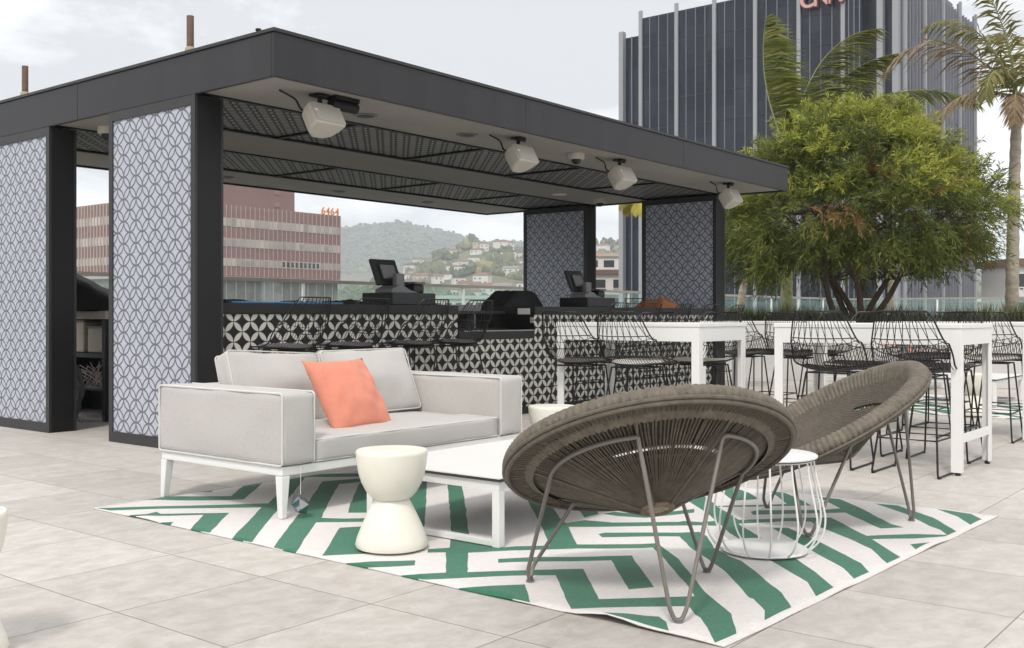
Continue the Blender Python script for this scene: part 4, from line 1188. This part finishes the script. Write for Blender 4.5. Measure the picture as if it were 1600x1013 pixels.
wk = make_wicker()
wk.location = (3.2655, 2.0117, .0075); wk.rotation_euler = (0, 0, R(102-51.5-90)); wk['label'] = 'brown wicker cone chair with its back turned, nearest the camera'
dup(wk, (4.957, 1.965, .0075), R(181-51.5-90), 'brown wicker cone chair seen from the side behind the wire table')

# ================================================================== BAR TABLES AND CHAIRS
def make_table():
    o = empty('bar_table', (0, 0, 0)); tag(o, '', 'high table', 'white high bar tables')
    W, L_ = .743, 1.25; z = .96; t = .062
    MB().box((-.006, -.006, z-.03), (W+.006, L_+.006, z)).build('top', 'white_top', o, bevel=.004)
    a = MB()
    e = .012
    for p, q in (((0, t), (e, L_-t)), ((W-e, t), (W, L_-t)), ((t, 0), (W-t, e)), ((t, L_-e), (W-t, L_))): a.box((p[0], p[1], z-.135), (q[0], q[1], z-.031))
    a.build('apron', 'white_metal', o, bevel=.002)
    for x in (0, 1):
        for y in (0, 1):
            l = MB(); X0 = 0 if x == 0 else W-t; Y0 = 0 if y == 0 else L_-t
            xe = (0, e) if x == 0 else (W-e, W); ye = (0, e) if y == 0 else (L_-e, L_)
            l.box((xe[0], Y0, .02), (xe[1], Y0+t, z-.0312))
            xr = (e+.0005, t) if x == 0 else (W-t, W-e-.0005)
            l.box((xr[0], ye[0], .02), (xr[1], ye[1], z-.0312)); lg = l.build('leg', 'white_metal', o, bevel=.002)
            cx, cy = (.025 if x == 0 else W-.025), (.025 if y == 0 else L_-.025)
            MB().lathe([(.016, 0), (.018, .019)], 12, c=(cx, cy, 0)).build('foot', 'plastic_black', lg)
    for y in (0, L_-e): MB().box((t+.001, y, .205), (W-t-.001, y+e, .262)).build('stretcher', 'white_metal', o, bevel=.002)
    return o
tb = make_table(); tb.location = (6.89, 1.872, 0); tb['label'] = 'white high table at the right, nearest the camera'
dup(tb, (6.65, 3.585, 0), None, 'white high table in front of the patterned bar')
dup(tb, (9.05, 1.93, 0), None, 'white high table cut by the right picture edge')
dup(tb, (9.05, 3.62, 0), None, 'white high table behind the gap between the two front tables')

def make_chair(hs, pad, name, lod=1):
    o = empty(name, (0, 0, 0)); tag(o, '', 'bar chair')
    # s along the shell from the seat front to the top of the back
    prof = [(0, .225, -.012), (.08, .20, .004), (.25, .08, -.010), (.42, -.06, -.018), (.52, -.15, .0), (.60, -.205, .045), (.68, -.235, .105), (.80, -.268, .205), (.90, -.293, .295), (1.0, -.318, .385)]
    wid = [(0, .205), (.1, .235), (.35, .25), (.55, .255), (.68, .248), (.8, .222), (.9, .195), (1, .165)]
    def lin(tab, s, k=1):
        for A, B in zip(tab, tab[1:]):
            if s <= B[0]+1e-9:
                t = (s-A[0])/(B[0]-A[0]); return A[k]+(B[k]-A[k])*t
        return tab[-1][k]
    def S(s, t):
        y, z, w = lin(prof, s, 1), lin(prof, s, 2), lin(wid, s)
        wrap = .0 if s < .3 else min(1, (s-.3)/.3)*(1-.62*max(0, (s-.62)/.38))
        y += .12*wrap*abs(t)**2.2
        z += (.030*min(1, s*3) + .03*wrap*(s < .75))*abs(t)**2.5*(1 if s < .72 else max(0, 1-(s-.72)/.1))
        return Vector((w*t, y, hs+z))
    NS = 22
    rim = [S(0, t) for t in [-.9+.15*i for i in range(13)]] + [S(s, 1) for s in [.02+.049*i for i in range(20)]] + [S(1, t) for t in [.9-.15*i for i in range(13)]] + [S(s, -1) for s in [.95-.049*i for i in range(20)]]
    MB().tube(rim, .0055, 6, closed=True).build('rim', 'wire_black', o, smooth=True)
    w = MB()
    for k in range(27):
        t = -.93+1.86*k/26
        w.tube([S(s, t) for s in (0, .08, .25, .42, .52, .60, .68)], .0027, 4, caps=False)
    w.build('seat_wires', 'wire_black', o)
    b = MB()
    for s_ in (.68, .80): b.tube([S(s_, -1+.125*i) for i in range(17)], .0034, 4, caps=False)
    n = 9
    for k in range(n):
        a0, a1, am = -1+2*k/n, -1+2*(k+1)/n, -1+2*(k+.5)/n
        b.tube([S(.68, a0), S(.80, am)], .0026, 4, caps=False); b.tube([S(.80, am), S(.68, a1)], .0026, 4, caps=False)
        for c0, c1 in ((am, a0*.92), (am, a1*.92)):
            b.tube([S(.80, c0), S(.90, (c0+c1)/2), S(1.0, c1)], .0026, 4, caps=False)
        b.tube([S(.74, a0), S(.74, a1)], .0022, 4, caps=False)
    b.build('back_wires', 'wire_black', o)
    for sx in (-1, 1):
        p = fillet([(sx*.15, -.10, hs-.030), (sx*.205, -.235, .008), (sx*.205, .215, .008), (sx*.15, .14, hs-.030)], .03, 4)
        l = MB().tube(p, .0068, 7); lg = l.build('sled_leg', 'wire_black', o, smooth=True)
        MB().box((sx*.205-.010, -.215, 0), (sx*.205+.010, -.185, .014)).box((sx*.205-.010, .165, 0), (sx*.205+.010, .195, .014)).build('glide', 'plastic_black', lg)
    q = (hs-.030-.235)/(hs-.038)
    def leg_pt(sx, sy, z):
        t = (hs-.030-z)/(hs-.038); y0, y1 = (-.10, -.235) if sy < 0 else (.14, .215)
        return (sx*(.15+(.205-.15)*t), y0+(y1-y0)*t, z)
    fr = MB()
    zf = .23 if hs < .7 else .30
    fr.tube([leg_pt(-1, -1, zf), leg_pt(1, -1, zf), leg_pt(1, 1, zf), leg_pt(-1, 1, zf)], .0062, 6, closed=True)
    fr.build('footrest', 'wire_black', o)
    uf = MB(); uf.tube([(-.15, -.10, hs-.028), (.15, -.10, hs-.028), (.15, .14, hs-.028), (-.15, .14, hs-.028)], .0065, 6, closed=True); uf.build('seat_frame', 'wire_black', o)
    if pad:
        def pf(U, V):
            x, y = 2*U-1, 2*V-1
            # rounded square
            k = 1/max(1e-6, (abs(x)**4+abs(y)**4)**.25)*max(abs(x), abs(y)) if (x or y) else 1
            x2, y2 = x*k, y*k
            s = .26-.22*y2; p = S(max(.02, s), x2*.84)
            e = max(0, 1-max(abs(x), abs(y))**6)
            return p + Vector((0, 0, .006+.026*e**.5))
        def pf0(U, V):
            p = pf(1-U, V); x, y = 1-2*U, 2*V-1
            e = max(0, 1-max(abs(x), abs(y))**6); return p - Vector((0, 0, .024*e**.5))
        c = MB().grid(pf, 14, 14).grid(pf0, 14, 14); c.build('seat_pad', pad, o, smooth=True, angle=0)
    return o
ch_dark = make_chair(.655, 'pad_dark', 'wire_counter_chair')
ch_pale = make_chair(.655, 'pad_pale', 'wire_counter_chair')
ch_bare = make_chair(.655, None, 'wire_counter_chair')
ch_bar = make_chair(.765, 'pad_dark', 'wire_bar_stool')
used = set()
def place(proto, u, v, facing, label, group):
    o = proto if proto.name not in used else copy_tree(proto)
    used.add(proto.name)
    o.location = (u, v, 0); o.rotation_euler = (0, 0, facing - math.pi/2 + random.uniform(-.05, .05))
    tag(o, label, 'bar chair', group); return o
FU, BU, FV = 0.0, math.pi, math.pi/2      # looking along +u, -u, +v
G1 = 'black wire chairs around the white high tables'
place(ch_bare, 6.90, 2.15, FU, 'bare black wire chair at the nearest table, right of its pair', G1)
place(ch_bare, 6.92, 2.71, FU, 'bare black wire chair at the nearest table, left of its pair', G1)
place(ch_dark, 7.70, 2.20, BU, 'dark padded wire chair across the nearest table, by its end leg', G1)
place(ch_dark, 7.70, 2.78, BU, 'dark padded wire chair across the nearest table, behind the bare pair', G1)
place(ch_pale, 6.68, 4.13, FU, 'black wire chair with pale seat pad before the patterned bar', G1)
place(ch_dark, 6.68, 4.64, FU, 'dark padded wire chair at the left end of the tables', G1)
place(ch_pale, 7.42, 3.95, BU, 'pale padded wire chair across the table in front of the bar', G1)
place(ch_dark, 7.46, 4.55, BU, 'dark padded wire chair across the table, nearest the bar tiles', G1)
place(ch_pale, 9.13, 2.25, FU, 'pale padded wire chair beside the rightmost cut off table', G1)
place(ch_dark, 9.13, 2.82, FU, 'dark padded wire chair seen through the nearest table legs', G1)
place(ch_dark, 9.13, 3.92, FU, 'dark padded wire chair right of the gap between front tables', G1)
place(ch_dark, 9.13, 4.45, FU, 'dark padded wire chair in the gap between front tables', G1)
place(ch_dark, 9.88, 2.3, BU, 'dark padded wire chair across the rightmost table, front of two', G1)
place(ch_dark, 9.88, 2.85, BU, 'dark padded wire chair across the rightmost table, rear of two', G1)
place(ch_dark, 9.88, 3.95, BU, 'dark padded wire chair across the rear table, right of two', G1)
place(ch_dark, 9.88, 4.5, BU, 'dark padded wire chair across the rear table, left of two', G1)
G2 = 'black wire stools along the bar'
for u, lb in ((5.22, 'black wire bar stool behind the left sofa cushion'), (5.86, 'black wire bar stool above the coral pillow'), (6.58, 'black wire bar stool below the left till'), (7.18, 'black wire bar stool left of the lowered counter'),
              (9.5, 'black wire bar stool at the right bar below the till'), (10.2, 'black wire bar stool at the right bar left of the basket'), (10.9, 'black wire bar stool at the right bar below the basket'), (11.6, 'black wire bar stool at the right bar below the brown cloth'), (12.3, 'black wire bar stool at the right end of the bar')):
    place(ch_bar, u, 6.33, FV, lb, G2)

# second lounge beyond the tables
dup(sofa, (13.15, 4.3, 0), None, 'light grey sofa beyond the white tables before the planter')
p2 = pil1.copy(); COL.objects.link(p2); p2.location = (13.95, 4.72, .615); p2['label'] = 'coral throw pillow left on the far grey sofa'
p3 = pil1.copy(); COL.objects.link(p3); p3.location = (14.50, 4.72, .615); p3['label'] = 'coral throw pillow right on the far grey sofa'
dup(coffee, (12.2, 2.95, 0.008), None, 'low white coffee table on the far green rug')

# ================================================================== PLANTER AND TREES
plr = empty('long_planter', (15.6, -3, 0)); tag(plr, 'long white planter wall behind the high tables', 'planter')
MB().box((0, 0, 0), (.14, 14.2, .88)).build('front_wall', 'planter_white', plr, bevel=.008)
MB().box((3.2, 0, 0), (3.34, 14.2, .88)).build('rear_wall', 'planter_white', plr, bevel=.008)
MB().box((.141, 0, 0), (3.199, .14, .88)).box((.141, 14.06, 0), (3.199, 14.2, .88)).build('end_wall', 'planter_white', plr)
MB().box((.141, .141, 0), (3.199, 14.059, .80)).build('soil', 'bark', plr)

def leafquads(mb, p, d, n, L_, w, droop, spread, rnd, mi=0):
    """n narrow leaves along a twig that starts at p and heads along d"""
    d = d.normalized(); side = d.cross(Vector((0, 0, 1)))
    if side.length < .1: side = Vector((1, 0, 0))
    side.normalize(); up = side.cross(d)
    for i in range(n):
        t = i/max(1, n-1)
        q = p + d*(t*spread) + Vector((0, 0, -droop*t*t*spread))
        a = rnd.uniform(0, 6.283)
        out = (side*math.cos(a) + up*math.sin(a))*rnd.uniform(.5, 1.0) + d*rnd.uniform(.35, 1.1) + Vector((0, 0, -droop*.5))
        out.normalize(); ll = L_*rnd.uniform(.6, 1.25)
        wv = out.cross(Vector((rnd.uniform(-1, 1), rnd.uniform(-1, 1), rnd.uniform(-1, 1))))
        if wv.length < 1e-3: continue
        wv.normalize(); wv *= w*.5
        m = q + out*ll*.5; e = q + out*ll + Vector((0, 0, -droop*.25*ll))
        mb.add([q, m-wv, e, m+wv], [(0, 1, 2, 3)], mi)

# the bushy tree
bt = empty('bushy_tree', (17.0, 6.35, .80)); tag(bt, 'broad bushy green tree with several dark trunks in the planter', 'tree')
rt = random.Random(21)
CX, CY, CZ = 0., 0., 1.98          # crown centre over the foot
# screen direction helpers: right and away, in the grid frame
RG = Vector((CA, -SA, 0)); AW = Vector((SA, CA, 0))
tm = MB(); tips = []
for k, (dx, dy, lean) in enumerate(((.50, .0, -1.0), (.30, .1, -.5), (-.02, -.05, -.15), (.62, .1, .15), (.70, .15, .75), (.55, -.1, -.55), (.60, .0, 1.3))):
    p0 = RG*((dx-.35)*.9) + AW*dy; pts = [p0]
    for s in range(1, 8):
        t = s/7
        pts.append(p0 + RG*(lean*t*1.0 + .06*math.sin(t*7+k)) + AW*(dy*2*t + .08*math.sin(t*5+2*k)) + Vector((0, 0, t*1.9)))
    tm.tube(spline(pts, 3), [.054*(1-.75*i/21)+.006 for i in range(22)], 8)
    for s in range(3, 8):
        for b in range(3):
            q = pts[s]; a = rt.uniform(0, 6.28); L_ = rt.uniform(.5, 1.2)
            e = q + Vector((math.cos(a)*L_, math.sin(a)*L_, rt.uniform(.1, .8)*L_))
            tm.tube([q, (q+e)/2+Vector((0, 0, -.05)), e], [.022, .014, .006], 5)
tm.build('trunk', 'bark', bt, smooth=True)
cm = MB()
def crown_r(dirv):
    # uneven outline: lobes, wider than tall, low skirts at the sides
    x = dirv.dot(RG); y = dirv.dot(AW); z = dirv.z
    pw = 1.45 if z > 0 else 2.0
    base_ = 1/((abs(x)/2.34)**pw+(abs(y)/1.9)**pw+(abs(z)/(1.80 if z > 0 else 1.30))**pw)**(1/pw)
    return base_*(1+.13*noise.noise(dirv*2.3+Vector((4, 1, 9)))+.10*noise.noise(dirv*5+Vector((1, 7, 2))))
ncl = 1250
for i in range(ncl):
    z = rt.uniform(-1, 1); a = rt.uniform(0, 6.283); s = math.sqrt(1-z*z)
    dv = Vector((s*math.cos(a), s*math.sin(a), z))
    rr = crown_r(dv)*(rt.uniform(.35, 1.0)**.42)
    c = Vector((CX, CY, CZ)) + dv*rr - RG*.02
    xs = c.dot(RG)
    if c.z < 1.22 - (.36 if xs < -1.0 else .16 if xs > 1.3 else 0) + .1*noise.noise(c*3): continue
    outd = (dv + Vector((0, 0, .55 if dv.z > -.1 else -.1)) + Vector((rt.uniform(-.4, .4), rt.uniform(-.4, .4), rt.uniform(-.3, .4)))).normalized()
    q = noise.noise(c*1.1+Vector((3, 3, 3)))
    if noise.noise(c*2.1+Vector((8, 1, 5))) < -.20 and rr > crown_r(dv)*.5: continue
    mi = 0
    if dv.z > -.05 and rr > crown_r(dv)*.80 and rt.random() < .25+.55*max(0, dv.z): mi = 1  # bright new growth weighted to the outer top, sunlight painted in
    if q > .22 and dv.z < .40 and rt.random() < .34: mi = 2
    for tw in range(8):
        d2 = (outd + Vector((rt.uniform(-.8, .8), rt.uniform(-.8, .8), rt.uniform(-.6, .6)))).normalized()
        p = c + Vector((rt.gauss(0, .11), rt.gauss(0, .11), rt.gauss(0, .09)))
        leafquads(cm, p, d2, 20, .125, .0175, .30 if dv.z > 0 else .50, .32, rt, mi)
cm.build('crown', ['leaf_big', 'leaf_new_sunlit', 'leaf_dead'], bt)

# palms
def frond(parent, base_, az, el, L_, bend, mat, seed, leaf=.42, wind=Vector((0, 0, 0)), ribm='palm_bark_green', wd=.019, dens=6):
    if mat in ('palm_gold', 'palm_dry'): dens = 2
    rf = random.Random(seed)
    d = Vector((math.cos(az)*math.cos(el), math.sin(az)*math.cos(el), math.sin(el)))
    pts = [Vector(base_)]; n = 26; cur = d.copy()
    for i in range(n):
        cur = (cur + Vector((0, 0, -bend*(i/n)*.11)) + wind*(i/n)*.06).normalized(); pts.append(pts[-1]+cur*(L_/n))
    o = MB().tube(pts, [.018*(1-i/(n+1))+.003 for i in range(n+1)], 5, mi=1)
    wk_ = wind.length > .45
    for i in range(3, n+1):
        t = i/n; p = pts[i]; tg = (pts[i]-pts[i-1]).normalized()
        sd = tg.cross(Vector((0, 0, 1)))
        if sd.length < .05: sd = Vector((1, 0, 0))
        sd.normalize(); up = sd.cross(tg)
        ll = leaf*math.sin(math.pi*(.15+.78*t))**.7
        for s in (-1, 1):
            for kk in range(dens):
                q = p - tg*(L_/n)*(kk/dens)
                dr = (sd*s*rf.uniform(.55, .8)*(.35 if wk_ else 1) + tg*rf.uniform(.5, .85) + up*rf.uniform(.0, .25) + Vector((0, 0, -.28-.45*rf.random())) + wind*(1.5 if wk_ else .8)).normalized()
                e = q + dr*ll*rf.uniform(.75, 1.1); mid = (q+e)/2 + Vector((0, 0, .02)); e.z -= .12*ll
                wv = dr.cross(up+Vector((rf.uniform(-.3, .3),)*3)).normalized()*wd
                o.add([q-wv*.5, mid-wv, e, mid+wv, q+wv*.5], [(0, 1, 2, 3, 4)], 0)
    ob = o.build('frond', [mat, ribm], parent)
    return ob
def palm(u, v, z0, h, rtr, label, fr, barkm, lean=(0, 0), bulge=True):
    o = empty('palm_tree', (u, v, z0)); tag(o, label, 'palm tree')
    pts = []; rs_ = []
    for i in range(40):
        t = i/39; pts.append((lean[0]*t*t, lean[1]*t*t, h*t)); rs_.append(rtr*(1-.3*t)*(1+.05*(1 if i % 2 else -1)))
    MB().tube(pts, rs_, 12).build('trunk', barkm, o, smooth=True)
    for k, a in enumerate(fr): frond(o, (lean[0], lean[1], h-.02), *a[:4], a[4], k*7+int(u*10), *a[5:])
    return o
def scr(deg):   # bearing given from the photograph's right-hand side, turning away
    return R(deg)-R(51.5)
wnd = RG*.9
u_, v_ = 19.6, 8.62
palm(u_, v_, 0, 4.30, .13, 'green trunked palm with windswept fronds behind the bushy tree', [
  (scr(172), R(69), 2.75, -1.0, 'palm_green', .95, RG*.6), (scr(15), R(74), 3.3, .8, 'palm_green', 1.05, RG*.75), (scr(5), R(58), 3.0, .5, 'palm_green', .95, RG*.6),
  (scr(-12), R(36), 3.9, .9, 'palm_green', .8, RG*.3), (scr(100), R(70), 2.1, .6, 'palm_green', .7, RG*.5), (scr(250), R(50), 1.6, 1.4, 'palm_green', .5, RG*.5)], 'palm_bark_green')
u_, v_ = 18.95, 4.34
palm(u_, v_, 0, 4.72, .118, 'tall palm at the right edge with dry brown hanging fronds', [
  (scr(172), R(50), 2.7, 1.7, 'palm_dry', .8, RG*-.1), (scr(188), R(10), 1.9, 1.5, 'palm_dry', .6, RG*-.1), (scr(162), R(68), 2.2, 1.5, 'palm_gold', .7), (scr(80), R(68), 2.1, 1.4, 'palm_gold', .7),
  (scr(25), R(60), 2.2, 1.5, 'palm_gold', .65), (scr(-50), R(62), 2.1, 1.7, 'palm_gold', .65), (scr(0), R(25), 2.2, 1.8, 'palm_gold', .6), (scr(215), R(48), 1.4, 2.8, 'palm_gold', .55),
  (scr(185), R(80), 2.0, 1.2, 'palm_gold', .6), (scr(240), R(10), 1.0, 3.0, 'palm_dry', .4)], 'palm_bark', lean=(.10*CA, -.10*SA))
u_, v_ = cam2uv(4.55+(1398-1330)*.0123*1.4, 21.0)
for px, Y, lb, br in ((1150, 20.5, 'slender leaning palm beside the right pier', 'palm_bark'), (1392, 24, 'slim palm trunk half hidden behind the bushy tree stems', 'palm_bark'), (1007, 27, 'yellow fronded young palm seen between the right screens', 'palm_bark')):
    u_, v_ = at(px, Y)
    dry = 'palm_yellow' if px == 1007 else 'palm_green'
    hh = 3.75 if px == 1007 else 2.35
    palm(u_, v_, 0, hh, .09, lb, [(scr(a), R(e), 1.1 if px != 1007 else .9, 2.4, dry, .35) for a, e in ((0, 50), (60, 60), (130, 50), (190, 55), (250, 40), (310, 60))] if px != 1150 else
         [(scr(a), R(e), 1.3, 2.2, 'palm_green', .4) for a, e in ((30, 50), (75, 62), (120, 45), (0, 30))], br, lean=(.32*CA, -.32*SA) if px == 1150 else (0, 0))

# ground cover and tall grasses in the planter
gc = MB(); rg2 = random.Random(8)
for i in range(5200):
    x, y = rg2.uniform(.16, 1.9), rg2.uniform(.2, 14.0)
    p = Vector((15.6+x, -3+y, .80))
    for k in range(4):
        d = Vector((rg2.uniform(-1, 1), rg2.uniform(-1, 1), rg2.uniform(.4, 1.6))).normalized()
        e = p + d*rg2.uniform(.12, .27); wv = d.cross(Vector((rg2.uniform(-1, 1), rg2.uniform(-1, 1), .3))).normalized()*.014
        gc.add([p-wv*.4, (p+e)/2-wv, e, (p+e)/2+wv, p+wv*.4], [(0, 1, 2, 3, 4)])
stuff(gc.build('ground_cover', 'cover_leaf'), 'dark low ground cover filling the front of the planter', 'ground cover')
gc = MB()
for i in range(1500):
    y = rg2.uniform(.2, 14.0)
    if 8.2 < y < 9.4 and rg2.random() < .4: continue
    p = Vector((15.6+rg2.uniform(1.5, 3.1), -3+y, .80)); hgt = .30+.22*(noise.noise(Vector((y*.8, 0, 0)))+.4)
    for k in range(7):
        d = Vector((rg2.gauss(0, .35), rg2.gauss(0, .35), 1)).normalized()
        e = p + d*hgt*rg2.uniform(.6, 1.25); wv = d.cross(Vector((rg2.uniform(-1, 1), rg2.uniform(-1, 1), .1))).normalized()*.006
        gc.add([p-wv, (p+e)/2-wv, e, (p+e)/2+wv, p+wv], [(0, 1, 2, 3, 4)])
stuff(gc.build('tall_grasses', 'grass_leaf'), 'wispy tall grasses along the back of the planter', 'grass')

# ================================================================== AIR, SKY, LIGHT, CAMERA
hz_ = MB().box((-3480, -3480, -33.5), (3480, 3480, 300)).build('haze', 'city_ground'); stuff(hz_, None, None)
m = bpy.data.materials.new('haze_air'); m.use_nodes = True; nt = m.node_tree; nt.nodes.clear()
out = nt.nodes.new('ShaderNodeOutputMaterial'); vol = nt.nodes.new('ShaderNodeVolumePrincipled')
vol.inputs['Color'].default_value = (.82, .89, 1, 1); vol.inputs['Density'].default_value = .00032; vol.inputs['Anisotropy'].default_value = .0
nt.links.new(vol.outputs[0], out.inputs['Volume'])
hz_.data.materials.clear(); hz_.data.materials.append(m)

world = bpy.data.worlds.new('World'); scene.world = world; world.use_nodes = True
nt = world.node_tree; L = nt.links.new
bg = nt.nodes['Background']
SUN_EL, SUN_AZ = R(52), R(205)      # bearing in the grid frame (from +u, counter-clockwise): behind and left of the camera
sky = nt.nodes.new('ShaderNodeTexSky'); sky.sky_type = 'NISHITA'; sky.sun_disc = False
sky.sun_elevation = SUN_EL; sky.sun_rotation = R(90)-SUN_AZ
tc = nt.nodes.new('ShaderNodeTexCoord')
mp = nt.nodes.new('ShaderNodeMapping'); mp.inputs['Scale'].default_value = (1, 1, 2.6); L(tc.outputs['Generated'], mp.inputs['Vector'])
n1 = nt.nodes.new('ShaderNodeTexNoise'); n1.inputs['Scale'].default_value = 2.6; n1.inputs['Detail'].default_value = 7; n1.inputs['Roughness'].default_value = .56; n1.inputs['Distortion'].default_value = .35; L(mp.outputs[0], n1.inputs['Vector'])
mr = nt.nodes.new('ShaderNodeMapRange'); mr.inputs[1].default_value = .40; mr.inputs[2].default_value = .60; L(n1.outputs['Fac'], mr.inputs[0])
cl = mixc(nt, mr.outputs[0], (7.9, 7.9, 8.05), (17.0, 16.8, 16.4))
L(mixc(nt, .93, sky.outputs[0], cl), bg.inputs['Color'])
bg.inputs['Strength'].default_value = .110

sl = bpy.data.lights.new('sun', 'SUN'); sl.energy = 2.2; sl.angle = R(8); sl.color = (1, .95, .88)
so = bpy.data.objects.new('sun', sl); COL.objects.link(so)
dirv = Vector((math.cos(SUN_AZ)*math.cos(SUN_EL), math.sin(SUN_AZ)*math.cos(SUN_EL), math.sin(SUN_EL)))
so.rotation_euler = dirv.to_track_quat('Z', 'Y').to_euler(); so.location = (0, 0, 60)

cam = bpy.data.cameras.new('camera'); co = bpy.data.objects.new('camera', cam); COL.objects.link(co)
cam.sensor_width = 36; cam.lens = FPX/1600*36; cam.shift_y = -(506.5-HY)/1600
cam.clip_start = .05; cam.clip_end = 12000
co.location = (0, 0, H0); co.rotation_euler = (R(90), 0, R(-51.5))
scene.camera = co

scene.view_settings.view_transform = 'Standard'; scene.view_settings.look = 'None'; scene.view_settings.exposure = 0.0; scene.view_settings.gamma = 1.0
try: scene.view_settings.use_curve_mapping = False
except Exception: pass
scene.render.engine = 'CYCLES'
cy = scene.cycles
cy.use_denoising = True
try: cy.denoiser = 'OPENIMAGEDENOISE'
except Exception: pass
cy.max_bounces = 8; cy.diffuse_bounces = 4; cy.glossy_bounces = 3; cy.transparent_max_bounces = 12; cy.transmission_bounces = 4; cy.volume_bounces = 1
cy.sample_clamp_indirect = 6
